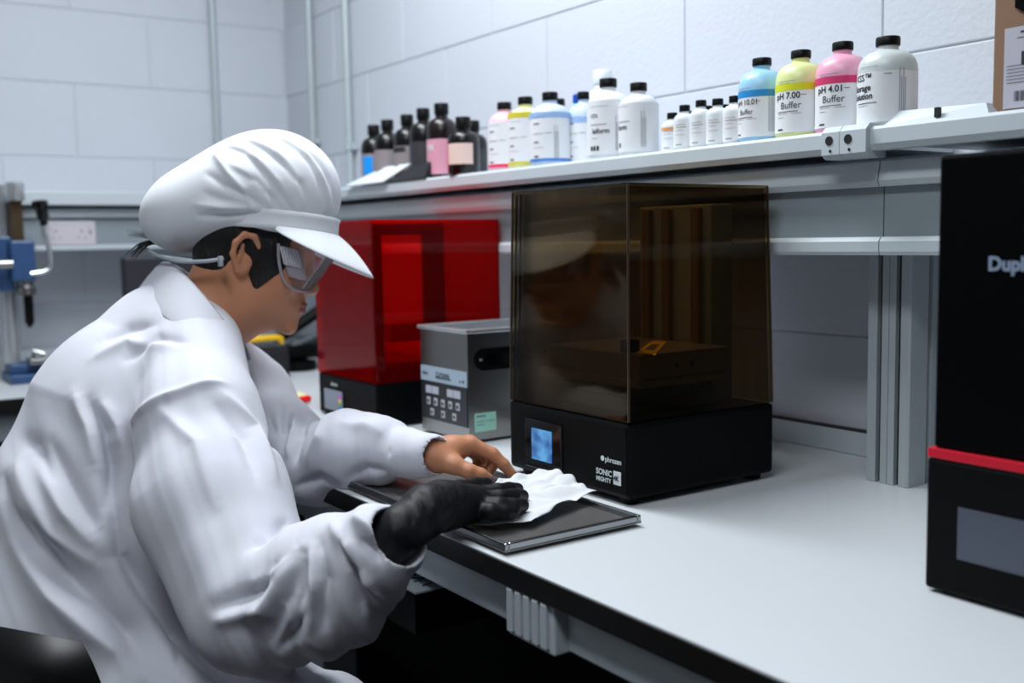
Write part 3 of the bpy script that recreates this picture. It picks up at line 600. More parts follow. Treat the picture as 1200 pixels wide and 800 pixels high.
t = tag(MB().add([(-1.3101, 0.0051, 0.9012), (-1.3551, 0.1027, 0.9012), (-1.2439, 0.0809, 0.9012), (-1.1895, -0.0141, 0.9012)], [(0, 1, 2, 3)]).build('paper_note', mat('note_yellow', '#e9e8a8', .8), solid=.0008), 'pale yellow paper note on the bench behind the sleeve', 'paper')
tag(MB().lathe([(.008, .9005), (.010, .905), (.010, .918), (.004, .922)], (-1.1, 0, 0), 12).build('bottle_cap', mat('cap_magenta', '#c02070', .4), smooth=True), 'small magenta cap on the bench beside the left sleeve', 'cap') if False else None

# arbor press
ap = thing('arbor_press', (-2.06, -.38, .9), 'blue arbor press with chrome column and black-knobbed lever at the left', 'press')
PX = -2.05
MB().box((-2.16, -0.4470, .9005), (PX + .04, -0.3267, .925), .004).build('base', BLUEP, ap)
MB().box((-2.16, -0.4386, .925), (PX, -0.3333, .950), .004).build('base_step', BLUEP, ap)
MB().lathe([(.024, .95), (.024, 1.44)], (-2.12, -0.4238, 0), 20).build('column', CHROME, ap, smooth=True)
MB().lathe([(.011, .95), (.011, 1.43)], (-2.10, -0.3940, 0), 16).build('guide_rod', STEEL, ap, smooth=True) if False else None
MB().box((-2.15, -0.4533, 1.150), (-2.06, -0.4132, 1.300), .006).build('clamp', BLUEP, ap)
MB().box((-2.13, -0.4259, 1.178), (PX + .02, -0.3638, 1.288), .006).build('head', BLUEP, ap)
MB().box((PX - .04, -0.4175, 1.288), (PX, -0.3854, 1.395), .002).build('rack', mat('worn_brass', '#5a4a38', .35, metal=.7), ap)
MB().lathe([(.022, 1.395), (.024, 1.40), (.024, 1.440), (.020, 1.445)], (PX + .005, -0.4026, 0), 18).build('top_nut', CHROME, ap, smooth=True)
MB().lathe([(.022, 1.178), (.022, 1.165), (.026, 1.160), (.026, 1.140), (.012, 1.135)], (PX - .01, -0.3876, 0), 18).build('chuck', STEEL, ap, smooth=True)
MB().lathe([(.004, 1.050), (.012, 1.065), (.012, 1.138)], (PX - .01, -0.3833, 0), 14).build('punch', BLK, ap, smooth=True)
MB().lathe([(.014, -.01), (.014, .03), (.010, .034)], (PX - .02, -0.4428, 1.235), 16, ax=0).build('pivot', STEEL, ap, smooth=True) if False else MB().tube([(PX + .03, -0.4638, 1.225), (PX + .03, -0.4238, 1.225)], .013, 12).build('pivot', STEEL, ap, smooth=True)
MB().tube(curve([(-2.0300, -0.3786, 1.1967), (-2.0300, -0.3437, 1.2026), (-2.0300, -0.3277, 1.2161), (-2.0300, -0.3292, 1.2674), (-2.0300, -0.3386, 1.3325)], 6), .0065, 10).build('lever', CHROME, ap, smooth=True)
MB().tube(curve([(-2.0300, -0.3367, 1.3279), (-2.0300, -0.3395, 1.3556), (-2.0300, -0.3444, 1.3833), (-2.0300, -0.3458, 1.3971)], 4), [.010] * 3 + [.016] * 4 + [.021] * 5 + [.012], 12).build('knob', GLOSS, ap, smooth=True)
MB().box((PX - .03, -0.3961, .950), (PX + .03, -0.3486, .966), .003).build('vice', STEEL, ap)
MB().tube([(PX, -0.3811, .966), (PX, -0.3789, .985), (PX + .01, -0.3529, .975)], .006, 8).build('vice_screw', STEEL, ap)

# ---------------- office chair ----------------
chc = Vector((-.57, -.60, 0)); bkc = Vector((-0.4399, -0.8001, 0.7202)); bkc.z = 0; fd = (chc - bkc).normalized(); sd = Vector((fd.y, -fd.x, 0))
ch = thing('office_chair', tuple(chc), 'black upholstered office chair with rounded backrest at the bottom left', 'chair')
CH = mat('black_vinyl', '#050506', .32)
def loc(a, b, z): return chc + sd * a + fd * b + Vector((0, 0, z))
Mt = Matrix.Translation(chc) @ Matrix(((sd.x, fd.x, 0, 0), (sd.y, fd.y, 0, 0), (0, 0, 1, 0), (0, 0, 0, 1)))
MB().box((-.22, -.20, .29), (.22, .22, .352), .03, Mt).build('seat', CH, ch, smooth=True)
bd = (bkc - chc).length
v = []; nu, nv = 14, 12
for side in (0, 1):
    for i in range(nu + 1):
        for j in range(nv + 1):
            u = -1 + 2 * i / nu; w = -1 + 2 * j / nv
            uu = u * math.sqrt(1 - w * w * .32); ww = w * math.sqrt(1 - u * u * .32)
            th = .035 * math.sqrt(max(0, 1 - max(abs(u), abs(w)) ** 4))
            v.append(tuple(loc(uu * .245, -bd + .05 * u * u + (th if side else -th), .635 + ww * .165)))
N_ = (nu + 1) * (nv + 1); f = []
for s_ in (0, 1):
    f += [tuple((s_ * N_ + x) for x in (i * (nv + 1) + j, (i + 1) * (nv + 1) + j, (i + 1) * (nv + 1) + j + 1, i * (nv + 1) + j + 1)) for i in range(nu) for j in range(nv)]
MB().add(v, f).build('backrest', CH, ch, smooth=True, sharp=180)
MB().tube(curve([tuple(loc(0, -.10, .29)), tuple(loc(0, -bd + .0, .33)), tuple(loc(0, -bd - .045, .48)), tuple(loc(0, -bd - .035, .6))], 5), .018, 8).build('back_bracket', BLK, ch, smooth=True)
MB().lathe([(.028, .07), (.028, .29)], (chc.x, chc.y, 0), 16).build('gas_column', BLK, ch, smooth=True)
for k in range(5):
    a = 2 * math.pi * k / 5 + .3; d = Vector((math.cos(a), math.sin(a), 0))
    MB().tube([chc + Vector((0, 0, .09)), chc + d * .28 + Vector((0, 0, .06))], [.024, .015], 8).build('leg', BLK, ch)
    MB().lathe([(.0001, -.012), (.025, -.012), (.025, .012), (.0001, .012)], tuple(chc + d * .28 + Vector((0, 0, .026))), 14, ax=0).build('castor', BLK, ch)

# ---------------- the worker ----------------
# ---- figure: distance-field primitives and their mesher ----
def V(*a): return np.array(a, float)
def smin(a, b, k):
    if k <= 0: return np.minimum(a, b)
    h = np.maximum(k - np.abs(a - b), 0) / k
    return np.minimum(a, b) - h * h * k * .25
def pd(pr, P):
    t = pr[0]
    if t == 'c':
        a, b, ra, rb = pr[1:5]
        ab = b - a; L = max(ab @ ab, 1e-9)
        s = np.clip((P - a) @ ab / L, 0, 1)
        q = P - a - s[..., None] * ab
        return np.sqrt((q * q).sum(-1)) - (ra + (rb - ra) * s)
    if t == 'e':
        c, r, M = pr[1:4]
        q = (P - c) @ M.T
        k0 = np.sqrt(((q / r) ** 2).sum(-1)); k1 = np.sqrt(((q / (r * r)) ** 2).sum(-1)) + 1e-9
        return k0 * (k0 - 1) / k1
    if t == 'h':
        return (P - pr[1]) @ pr[2]
def pk(pr): return pr[-2]
def pm(pr): return pr[-1]          # '+' union, '-' carve
def cone(a, b, ra, rb, k=.02, m='+'): return ('c', V(*a), V(*b), ra, rb, k, m)
def chain(pts, k=.02):
    return [cone(pts[i][:3], pts[i + 1][:3], pts[i][3], pts[i + 1][3], k) for i in range(len(pts) - 1)]
def ell(c, r, M=None, k=.02, m='+'): return ('e', V(*c), V(*r), np.eye(3) if M is None else M, k, m)
def sdf(prims, P, centers=None, rad=0):
    D = np.full(P.shape[:-1], 1e3)
    for pr in prims:
        if centers is None:
            d = pd(pr, P)
            D = smin(D, d, pk(pr)) if pm(pr) == '+' else -smin(-D, d, pk(pr))
        else:
            dc = pd(pr, centers)
            msk = dc < rad * 2.2 + pk(pr) + .01
            if msk.any():
                d = pd(pr, P[msk])
                D[msk] = smin(D[msk], d, pk(pr)) if pm(pr) == '+' else -smin(-D[msk], d, pk(pr))
    return D
def surface(prims, h, B=8):
    pos = [q for q in prims if pm(q) == '+']
    lo = np.full(3, 1e9); hi = -lo
    for q in pos:
        if q[0] == 'c':
            for c, r in ((q[1], q[3]), (q[2], q[4])): lo = np.minimum(lo, c - r); hi = np.maximum(hi, c + r)
        elif q[0] == 'e':
            r = q[2].max(); lo = np.minimum(lo, q[1] - r); hi = np.maximum(hi, q[1] + r)
    lo = lo - .02; s = h * B
    n = np.ceil((hi + .02 - lo) / s).astype(int)
    I = np.stack(np.meshgrid(*[np.arange(k) for k in n], indexing='ij'), -1).reshape(-1, 3)
    C = lo + (I + .5) * s
    rad = s * .87
    dc = np.concatenate([sdf(prims, c) for c in np.array_split(C, max(1, len(C) // 200000))])
    keep = np.abs(dc) < rad * 1.5 + .006
    I = I[keep]; C = C[keep]
    g = np.stack(np.meshgrid(*[np.arange(B + 1)] * 3, indexing='ij'), -1)
    vert = []; keys = []; act = []; sg = []
    M = n * B + 2
    off = np.array([[i, j, k] for i in (0, 1) for j in (0, 1) for k in (0, 1)])
    for ch in np.array_split(np.arange(len(I)), max(1, len(I) // 250)):
        base = I[ch][:, None, None, None, :] * B + g
        P = lo + base * h
        D = sdf(prims, P, C[ch], rad)
        cor = np.stack([D[:, o[0]:B + o[0], o[1]:B + o[1], o[2]:B + o[2]] for o in off], -1)
        neg = (cor < 0).sum(-1)
        w = np.argwhere((neg > 0) & (neg < 8))
        cv = cor[w[:, 0], w[:, 1], w[:, 2], w[:, 3]]
        cell = base[w[:, 0], w[:, 1], w[:, 2], w[:, 3]]
        acc = np.zeros((len(w), 3)); cnt = np.zeros(len(w))
        for a in range(8):
            for b in range(a + 1, 8):
                if np.abs(off[a] - off[b]).sum() != 1: continue
                m = (cv[:, a] < 0) != (cv[:, b] < 0)
                t = cv[:, a] / np.where(m, cv[:, a] - cv[:, b], 1)
                acc += np.where(m[:, None], off[a] + t[:, None] * (off[b] - off[a]), 0); cnt += m
        vert.append(lo + (cell + acc / cnt[:, None]) * h); act.append(cell); sg.append(cv)
    vert = np.concatenate(vert); act = np.concatenate(act); cv = np.concatenate(sg)
    key = (act[:, 0] * M[1] + act[:, 1]) * M[2] + act[:, 2]
    od = np.argsort(key); ks = key[od]
    def find(cells):
        k = (cells[:, 0] * M[1] + cells[:, 1]) * M[2] + cells[:, 2]
        i = np.clip(np.searchsorted(ks, k), 0, len(ks) - 1)
        return np.where(ks[i] == k, od[i], -1)
    F_ = []
    for ax in range(3):
        e = [4, 2, 1][ax]
        s0 = cv[:, 0] < 0; s1 = cv[:, e] < 0
        m = np.where(s0 != s1)[0]
        b, c = (ax + 1) % 3, (ax + 2) % 3
        eb = np.zeros(3, int); eb[b] = 1; ec = np.zeros(3, int); ec[c] = 1
        q = np.stack([m, find(act[m] - eb), find(act[m] - eb - ec), find(act[m] - ec)], 1)
        ok = (q >= 0).all(1)
        q = q[ok]; fl = ~s0[m][ok]
        q[fl] = q[fl][:, ::-1]
        F_.append(q)
    return vert, np.concatenate(F_)
def normals(prims, P, e=.002):
    g = np.stack([sdf(prims, P + np.eye(3)[i] * e) - sdf(prims, P - np.eye(3)[i] * e) for i in range(3)], -1)
    return g / (np.linalg.norm(g, axis=-1, keepdims=True) + 1e-9)
def crease(P, N, folds):
    D = np.zeros(len(P))
    for amp, w, pts in folds:
        pts = np.array(pts, float); best = np.full(len(P), 1e3); tt = np.zeros(len(P)); n = len(pts) - 1
        near = np.linalg.norm(P - pts.mean(0), axis=1) < np.linalg.norm(pts - pts.mean(0), axis=1).max() + 4 * w
        Q = P[near]; b = best[near]; t = tt[near]
        for i in range(n):
            ab = pts[i + 1] - pts[i]; s = np.clip((Q - pts[i]) @ ab / (ab @ ab + 1e-9), 0, 1)
            d = np.linalg.norm(Q - pts[i] - s[:, None] * ab, axis=1); c = d < b
            b = np.where(c, d, b); t = np.where(c, (i + s) / n, t)
        taper = np.clip(np.sin(np.pi * np.clip(t * .92 + .04, 0, 1)), 0, 1) ** .6
        D[near] += amp * np.exp(-(b / w) ** 1.5) * taper
    return P + N * D[:, None]

# ---- lab coat ----
COAT = [
    *chain([(*(-0.6126, -0.4347, 1.1088), .10), (*(-0.6111, -0.4870, 0.9981), .152), (*(-0.6047, -0.5372, 0.8573), .175), (*(-0.5851, -0.5700, 0.7065), .182), (*(-0.5630, -0.5838, 0.5420), .195)], .04),
    *chain([(*(-0.5396, -0.4171, 1.1089), .075), (*(-0.3962, -0.4551, 1.0142), .083), (*(-0.3101, -0.4702, 0.9191), .098), (*(-0.1740, -0.4664, 0.8200), .088)], .035),
    *chain([(*(-0.1568, -0.4599, 0.8157), .080), (*(-0.0697, -0.4140, 0.8601), .080), (*(0.0012, -0.3815, 0.9139), .053)], .02),
    *chain([(*(-0.6382, -0.3866, 1.0894), .075), (*(-0.7016, -0.2802, 1.0056), .075), (*(-0.5675, -0.2744, 0.9344), .070), (*(-0.4542, -0.2542, 0.9178), .060)], .03),
    *chain([(*(-0.4542, -0.2542, 0.9178), .058), (*(-0.3817, -0.2319, 0.9495), .056), (*(-0.3145, -0.2124, 0.9588), .051)], .03),
    cone((-0.2997, -0.2088, 0.9569), (-0.2228, -0.1848, 0.9610), .038, .0335, .006),
    cone((-0.5654, -0.5851, 0.5549), (-0.1533, -0.4003, 0.6149), .16, .10, .05),
    cone((-0.5654, -0.5851, 0.5549), (-0.5111, -0.3094, 0.4573), .16, .10, .05),
]
COAT_CUT = [
    cone((-0.2502, -0.1946, 0.9604), (-0.1779, -0.1721, 0.9641), .0235, .0262, .003, '-'),
    cone((0.0040, -0.3807, 0.9144), (0.0548, -0.3587, 0.9529), .034, .0385, .004, '-'),
    cone((0.0846, -0.3481, 0.9690), (0.0846, -0.3481, 0.9690), .056, .056, .004, '-'),
    cone((-0.1283, -0.1528, 0.9660), (-0.1283, -0.1528, 0.9660), .073, .073, .003, '-'),
]
# ---- head frame: X forward, Y to the head's left, Z up ----
HO = V(*(-0.5710, -0.2982, 1.2408)); HS = .93
HX = V(*(0.4671, 0.8523, -0.2353)); HY = V(*(-0.8828, 0.4647, -0.0688)); HZ = V(*(0.0507, 0.2399, 0.9695))
HM = np.stack([HX, HY, HZ])
def hl(x, y, z): return tuple(HO + HS * (x * HX + y * HY + z * HZ))
def he(c, r, k=.02, m='+'): return ('e', V(*hl(*c)), V(*r) * HS, HM, k, m)
def hc(a, b, ra, rb, k=.01, m='+'): return cone(hl(*a), hl(*b), ra * HS, rb * HS, k, m)
HEAD = [
    he((-.012, 0, .045), (.093, .075, .085)), he((.045, 0, -.015), (.048, .062, .072), .03),
    he((.040, 0, -.066), (.046, .047, .042), .02), he((.080, 0, -.101), (.014, .018, .014), .025),
    he((.076, 0, -.060), (.020, .027, .026), .018),
    he((.074, 0, .032), (.020, .054, .014), .02),
    hc((-.03, 0, -.02), (.02, 0, -.05), .06, .045, .03),
]
for s in (-1, 1):
    HEAD += [he((.060, s * .038, -.022), (.024, .020, .022), .02), he((.008, s * .048, -.066), (.022, .016, .026), .025),
             he((.098, s * .032, .010), (.012, .015, .010), .012, '-'), he((.076, s * .032, .009), (.013, .0135, .0125), .003)]
HEAD += [hc((.088, 0, .016), (.108, 0, -.024), .0065, .0085, .012), he((.106, 0, -.030), (.010, .010, .008), .006)]
for s in (-1, 1): HEAD += [he((.097, s * .011, -.034), (.009, .007, .0065), .006)]
HEAD += [he((.097, 0, -.0575), (.0065, .021, .0045), .004), he((.0955, 0, -.0685), (.007, .018, .0055), .004)]
for s in (-1, 1):
    ear = [(.010, s * .072, .002, .0045), (.012, s * .078, .022, .005), (.002, s * .084, .036, .0055), (-.014, s * .088, .036, .0055), (-.025, s * .090, .020, .0055),
           (-.026, s * .088, 0, .005), (-.020, s * .083, -.012, .005), (-.012, s * .077, -.023, .0062), (-.004, s * .073, -.022, .005)]
    HEAD += [hc(ear[i][:3], ear[i + 1][:3], ear[i][3], ear[i + 1][3], .003) for i in range(len(ear) - 1)]
    HEAD += [he((-.007, s * .074, .004), (.016, .005, .030), .004), hc((-.014, s * .082, .020), (-.016, s * .081, -.006), .0035, .0035, .004)]
NECK = [cone(hl(-.025, 0, -.03), (-0.6030, -0.4003, 1.1248), .054, .062, .03), cone(hl(.03, 0, -.06), (-0.5888, -0.3803, 1.1203), .035, .05, .03)]
LHAND = [
    *chain([(*(-0.2996, -0.2089, 0.9556), .026), (*(-0.2285, -0.1844, 0.9600), .0225)], .01),
    cone((-0.2285, -0.1844, 0.9600), (-0.2209, -0.1459, 0.9649), .0215, .019, .015),
    cone((-0.2289, -0.1671, 0.9614), (-0.2151, -0.1187, 0.9699), .019, .0125, .014),
    cone((-0.2375, -0.1621, 0.9594), (-0.2327, -0.1091, 0.9686), .019, .0125, .014),
    cone((-0.2474, -0.1592, 0.9574), (-0.2522, -0.1029, 0.9636), .017, .0115, .014),
    cone((-0.2487, -0.1614, 0.9550), (-0.2689, -0.1018, 0.9570), .016, .0105, .014),
    cone((-0.2170, -0.1770, 0.9572), (-0.1936, -0.1586, 0.9486), .017, .0135, .014),
    *chain([(*(-0.2151, -0.1187, 0.9699), .0118), (*(-0.1999, -0.0903, 0.9547), .0098), (*(-0.1904, -0.0774, 0.9393), .0086), (*(-0.1832, -0.0675, 0.9251), .0074)], .004),
    *chain([(*(-0.1951, -0.1606, 0.9499), .0130), (*(-0.1772, -0.1448, 0.9409), .0105), (*(-0.1704, -0.1306, 0.9351), .0092), (*(-0.1680, -0.1192, 0.9290), .0072)], .005),
    *chain([(*(-0.2328, -0.1075, 0.9684), .0118), (*(-0.2227, -0.0783, 0.9495), .0096), (*(-0.2195, -0.0762, 0.9342), .0086), (*(-0.2174, -0.0854, 0.9255), .0076)], .003),
    *chain([(*(-0.2532, -0.1009, 0.9632), .0112), (*(-0.2460, -0.0739, 0.9452), .0092), (*(-0.2428, -0.0717, 0.9310), .0083), (*(-0.2409, -0.0807, 0.9247), .0073)], .003),
    *chain([(*(-0.2707, -0.0992, 0.9564), .0102), (*(-0.2665, -0.0762, 0.9409), .0085), (*(-0.2636, -0.0737, 0.9304), .0076), (*(-0.2619, -0.0810, 0.9251), .0068)], .003),
]
RHAND = [
    *chain([(*(-0.0480, -0.4072, 0.8707), .031), (*(-0.0046, -0.3876, 0.9066), .031), (*(0.0143, -0.3589, 0.9341), .028), (*(0.0037, -0.3183, 0.9495), .0265)], .012),
    cone((0.0037, -0.3183, 0.9495), (-0.0135, -0.2724, 0.9491), .0265, .022, .02),
    cone((-0.0218, -0.2859, 0.9400), (-0.0199, -0.2404, 0.9330), .022, .0125, .02),
    cone((-0.0222, -0.2856, 0.9420), (-0.0252, -0.2319, 0.9360), .022, .0130, .02),
    cone((-0.0228, -0.2852, 0.9450), (-0.0347, -0.2219, 0.9380), .022, .0130, .02),
    cone((-0.0337, -0.2787, 0.9450), (-0.0535, -0.2099, 0.9380), .020, .0130, .02),
    *chain([(*(-0.0199, -0.2404, 0.9330), .0118), (*(0.0048, -0.2286, 0.9340), .0100), (*(0.0085, -0.2121, 0.9310), .0092), (*(0.0060, -0.1963, 0.9290), .0082)], .003),
    *chain([(*(-0.0252, -0.2319, 0.9360), .0122), (*(-0.0007, -0.2135, 0.9380), .0104), (*(0.0005, -0.1937, 0.9340), .0096), (*(-0.0077, -0.1723, 0.9300), .0084)], .003),
    *chain([(*(-0.0347, -0.2219, 0.9380), .0122), (*(-0.0252, -0.1944, 0.9400), .0104), (*(-0.0320, -0.1700, 0.9360), .0096), (*(-0.0414, -0.1486, 0.9320), .0084)], .003),
    *chain([(*(-0.0535, -0.2099, 0.9380), .0122), (*(-0.0538, -0.1792, 0.9400), .0104), (*(-0.0662, -0.1533, 0.9360), .0096), (*(-0.0767, -0.1322, 0.9320), .0084)], .003),
    *chain([(*(-0.0532, -0.2636, 0.9420), .0150), (*(-0.1004, -0.2093, 0.9380), .0120), (*(-0.1225, -0.1712, 0.9340), .0100), (*(-0.1278, -0.1483, 0.9320), .0086)], .006),
]
def grow(prims, d): return [('c', q[1], q[2], q[3] + d, q[4] + d, q[5], q[6]) if q[0] == 'c' else q for q in prims]
BODY = HEAD + NECK + grow(COAT[:7], -.035) + grow(COAT[7:9], -.036) + grow(COAT[9:12], -.034) + grow(COAT[12:14], -.022) + LHAND + grow(RHAND, -.002)
HAIR = [
    he((-.014, 0, .045), (.100, .0815, .092)), he((-.062, 0, -.012), (.036, .052, .050), .03),
    he((.006, 0, .02), (.06, .0765, .05), .02),
]
for s in (-1, 1): HAIR += [he((.026, s * .060, .010), (.036, .0165, .040), .012), he((.018, s * .061, -.022), (.012, .010, .030), .016)]
HAIR += [he((-.042, 0, -.022), (.046, .066, .040), .02)]
HAIR += [he((.135, 0, .0), (.088, .085, .13), .015, '-')]
CAPN = V(*(-0.1596, -0.0640, 0.9851))
CROWN = [('e', V(*(-0.5608, -0.2644, 1.3515)), V(.107, .100, .098), HM, .02, '+'), ('e', V(*(-0.6187, -0.3523, 1.3313)), V(.113, .092, .073), np.stack([V(*(0.4230, 0.8500, 0.3140)), HY, V(*(-0.2044, -0.2481, 0.9469))]), .06, '+')]
CAP_CUT = [('h', V(*(-0.5415, -0.2491, 1.2769)), CAPN, .008, '-')]

bv, bf = surface(BODY, .0029)
PO = (-.52, -.40, .45)
def seg(v, prims, d, k=.01): return sdf(prims, v) < d
person = npmesh('person', bv, bf, SKIN, at=PO)
tag(person, 'seated worker in white lab coat, cap and goggles leaning over the bench wiping a tray', 'person')
# lips, brow: a second material on the same skin
LIP = mat('lips', '#9c4f4c', .4)
person.data.materials.append(LIP)
cen = np.zeros(len(person.data.polygons) * 3); person.data.polygons.foreach_get('center', cen); cen = cen.reshape(-1, 3) + np.array(PO)
loc3 = (cen - HO) @ HM.T / HS
lip = (np.abs(loc3[:, 1]) < .021) & (loc3[:, 0] > .090) & (loc3[:, 2] < -.0535) & (loc3[:, 2] > -.0735)
person.data.polygons.foreach_set('material_index', lip.astype(np.int32))
# coat
cv_, cf_ = surface(COAT + COAT_CUT, .0032)
CN = normals(COAT, cv_)
FOLDS = [
    (0.0101, 0.0076, [(-0.4601, -0.5629, 0.9935), (-0.3816, -0.5403, 1.0459), (-0.3454, -0.5097, 1.0680), (-0.3322, -0.4671, 1.0793), (-0.3304, -0.4419, 1.0772)]),
    (-0.0135, 0.0102, [(-0.4540, -0.5605, 0.9782), (-0.4318, -0.5707, 0.9107), (-0.4183, -0.5697, 0.8406), (-0.4053, -0.5393, 0.7743), (-0.3930, -0.5048, 0.7269)]),
    (-0.0236, 0.0136, [(-0.4161, -0.5591, 0.8331), (-0.3948, -0.5054, 0.7290), (-0.2714, -0.4929, 0.7084), (-0.2172, -0.4835, 0.7037)]),
    (-0.0202, 0.0102, [(-0.4922, -0.5837, 1.0490), (-0.4677, -0.5696, 1.0078), (-0.4503, -0.5692, 0.9617), (-0.4336, -0.5782, 0.9115)]),
    (0.0135, 0.0119, [(-0.5096, -0.5966, 1.0581), (-0.4801, -0.5871, 1.0143), (-0.4568, -0.5860, 0.9629)]),
    (0.0101, 0.0102, [(-0.4825, -0.5686, 1.0486), (-0.4625, -0.5543, 1.0129), (-0.4484, -0.5556, 0.9663)]),
    (-0.0169, 0.0119, [(-0.5069, -0.6327, 0.9915), (-0.4551, -0.6152, 0.9312), (-0.4301, -0.5966, 0.8791)]),
    (0.0119, 0.0119, [(-0.5085, -0.6505, 0.9691), (-0.4529, -0.6316, 0.9041), (-0.4278, -0.6006, 0.8562)]),
    (-0.0186, 0.0136, [(-0.5474, -0.6897, 0.9434), (-0.4738, -0.6739, 0.8588), (-0.4217, -0.6250, 0.8000)]),
    (0.0151, 0.0136, [(-0.5365, -0.6738, 0.9615), (-0.4565, -0.6489, 0.8763), (-0.4227, -0.6033, 0.8278)]),
    (-0.0202, 0.0153, [(-0.4810, -0.6707, 0.8927), (-0.4394, -0.6441, 0.8256), (-0.3940, -0.5697, 0.7379), (-0.3014, -0.5352, 0.6973)]),
    (0.0169, 0.0153, [(-0.4890, -0.6876, 0.8577), (-0.4353, -0.6576, 0.7936), (-0.3907, -0.5941, 0.7205), (-0.3182, -0.5588, 0.6882)]),
    (-0.0135, 0.0102, [(-2.3129, -0.4077, 0.7918), (-0.5306, -0.6509, 0.9902), (-0.4814, -0.6401, 0.9481)]),
    (-0.0186, 0.0085, [(-0.0404, -0.4676, 0.9179), (-0.0729, -0.5028, 0.8714), (-0.1224, -0.5374, 0.8425)]),
    (0.0169, 0.0093, [(-0.0267, -0.4665, 0.9111), (-0.0553, -0.5003, 0.8515), (-0.1147, -0.5355, 0.8288)]),
    (-0.0151, 0.0085, [(-0.0285, -0.4656, 0.9135), (-0.0268, -0.4855, 0.8704), (-0.0588, -0.4923, 0.8123)]),
    (0.0135, 0.0085, [(-0.0392, -0.4628, 0.9223), (-0.0511, -0.4878, 0.8962), (-0.0883, -0.5074, 0.8681)]),
    (-0.0169, 0.0076, [(-0.0242, -0.4612, 0.9157), (-0.0126, -0.4741, 0.8719), (-0.0298, -0.4752, 0.8153)]),
    (0.0135, 0.0076, [(-0.0239, -0.4548, 0.9225), (-0.0038, -0.4632, 0.8818), (-0.0089, -0.4668, 0.8368)]),
    (-0.0151, 0.0076, [(-0.0222, -0.4448, 0.9310), (0.0055, -0.4505, 0.8915), (0.0007, -0.4525, 0.8364)]),
    (0.0151, 0.0085, [(-0.0269, -0.4273, 0.9449), (0.0201, -0.4291, 0.9282), (0.0364, -0.4152, 0.8925), (0.0244, -0.3910, 0.8585)]),
    (-0.0151, 0.0076, [(0.0061, -0.4305, 0.9349), (0.0290, -0.4258, 0.9044), (0.0217, -0.4112, 0.8561)]),
    (-0.0135, 0.0059, [(0.0300, -0.4189, 0.9383), (0.0425, -0.4108, 0.9301), (0.0496, -0.4032, 0.9178)]),
    (0.0135, 0.0068, [(0.0063, -0.4129, 0.9565), (0.0324, -0.4071, 0.9484), (0.0479, -0.3998, 0.9313)]),
    (-0.0119, 0.0068, [(-0.0547, -0.4820, 0.8010), (-0.0237, -0.4783, 0.8279), (-0.0068, -0.4690, 0.8567)]),
    (-0.0135, 0.0085, [(-0.1296, -0.4840, 0.9050), (-0.1311, -0.4593, 0.9150), (-0.1707, -0.4208, 0.9148)]),
    (0.0101, 0.0102, [(-0.3413, -0.5232, 1.0491), (-0.2660, -0.5033, 1.0118), (-0.1995, -0.5064, 0.9469)]),
    (-0.0101, 0.0119, [(-0.3120, -0.4632, 1.0579), (-0.2670, -0.4402, 1.0152), (-0.2125, -0.4454, 0.9682)]),
    (0.0101, 0.0102, [(-0.3183, -0.4466, 1.0648), (-0.2949, -0.4117, 1.0195), (-0.2232, -0.4160, 0.9620)]),
    (-0.0135, 0.0068, [(-0.5418, -0.3009, 1.0032), (-0.5035, -0.3085, 0.9787), (-0.2855, -0.3945, 0.9951)]),
    (-0.0151, 0.0059, [(-0.5250, -0.2699, 1.0020), (-0.4871, -0.2952, 0.9794), (-0.2998, -0.3841, 0.9893)]),
    (0.0135, 0.0059, [(-0.5089, -0.2652, 0.9952), (-0.4533, -0.2895, 0.9767), (-0.4357, -0.3121, 0.9461)]),
    (-0.0135, 0.0068, [(-0.4894, -0.2505, 0.9878), (-0.4265, -0.2927, 0.9716), (-0.4177, -0.3089, 0.9380)]),
    (0.0101, 0.0085, [(-0.4022, -0.2558, 1.0051), (-0.3736, -0.2879, 0.9787), (-0.3892, -0.2992, 0.9349)]),
    (-0.0101, 0.0085, [(-0.4213, -0.3077, 0.8949), (-0.3724, -0.2868, 0.9140), (-0.3484, -0.2636, 0.9045)]),
    (0.0085, 0.0102, [(-0.3496, -0.2595, 1.0007), (-0.3014, -0.2416, 0.9988), (-0.2748, -0.2279, 0.9884)]),
    (-0.0101, 0.0076, [(-0.3234, -0.2610, 0.9216), (-0.2857, -0.2514, 0.9421), (-0.2670, -0.2309, 0.9374)]),
    (-0.0085, 0.0102, [(-0.5449, -0.5473, 1.1281), (-0.5415, -0.5106, 1.1450), (-0.5114, -0.4813, 1.1513)]),
    (-0.0101, 0.0085, [(-0.4990, -0.5237, 1.1048), (-0.4839, -0.4838, 1.1342), (-0.4365, -0.4613, 1.1297)]),
    (0.0085, 0.0102, [(-0.5276, -0.5644, 1.1056), (-0.5210, -0.5168, 1.1277), (-0.4435, -0.4777, 1.1242)]),
    (-.004, .004, [(-0.2715, -0.2199, 0.9904), (-0.2554, -0.2319, 0.9669), (-0.2729, -0.2185, 0.9245)]),
    (-.005, .004, [(-0.3948, -0.5054, 0.7290), (-0.3456, -0.5188, 0.7107), (-0.2929, -0.5345, 0.6953)]),
]
outer = np.clip((sdf(COAT, cv_) + .007) / .006, 0, 1)
cd = crease(cv_, CN * outer[:, None], FOLDS)
def wob(P, sc, sd_):
    r = np.random.default_rng(sd_); o_ = np.zeros(len(P))
    for k in range(7):
        w = r.normal(size=3); w = w / np.linalg.norm(w) * sc * r.uniform(.6, 1.5); o_ += np.sin(P @ w + r.uniform(0, 6))
    return o_ / 7
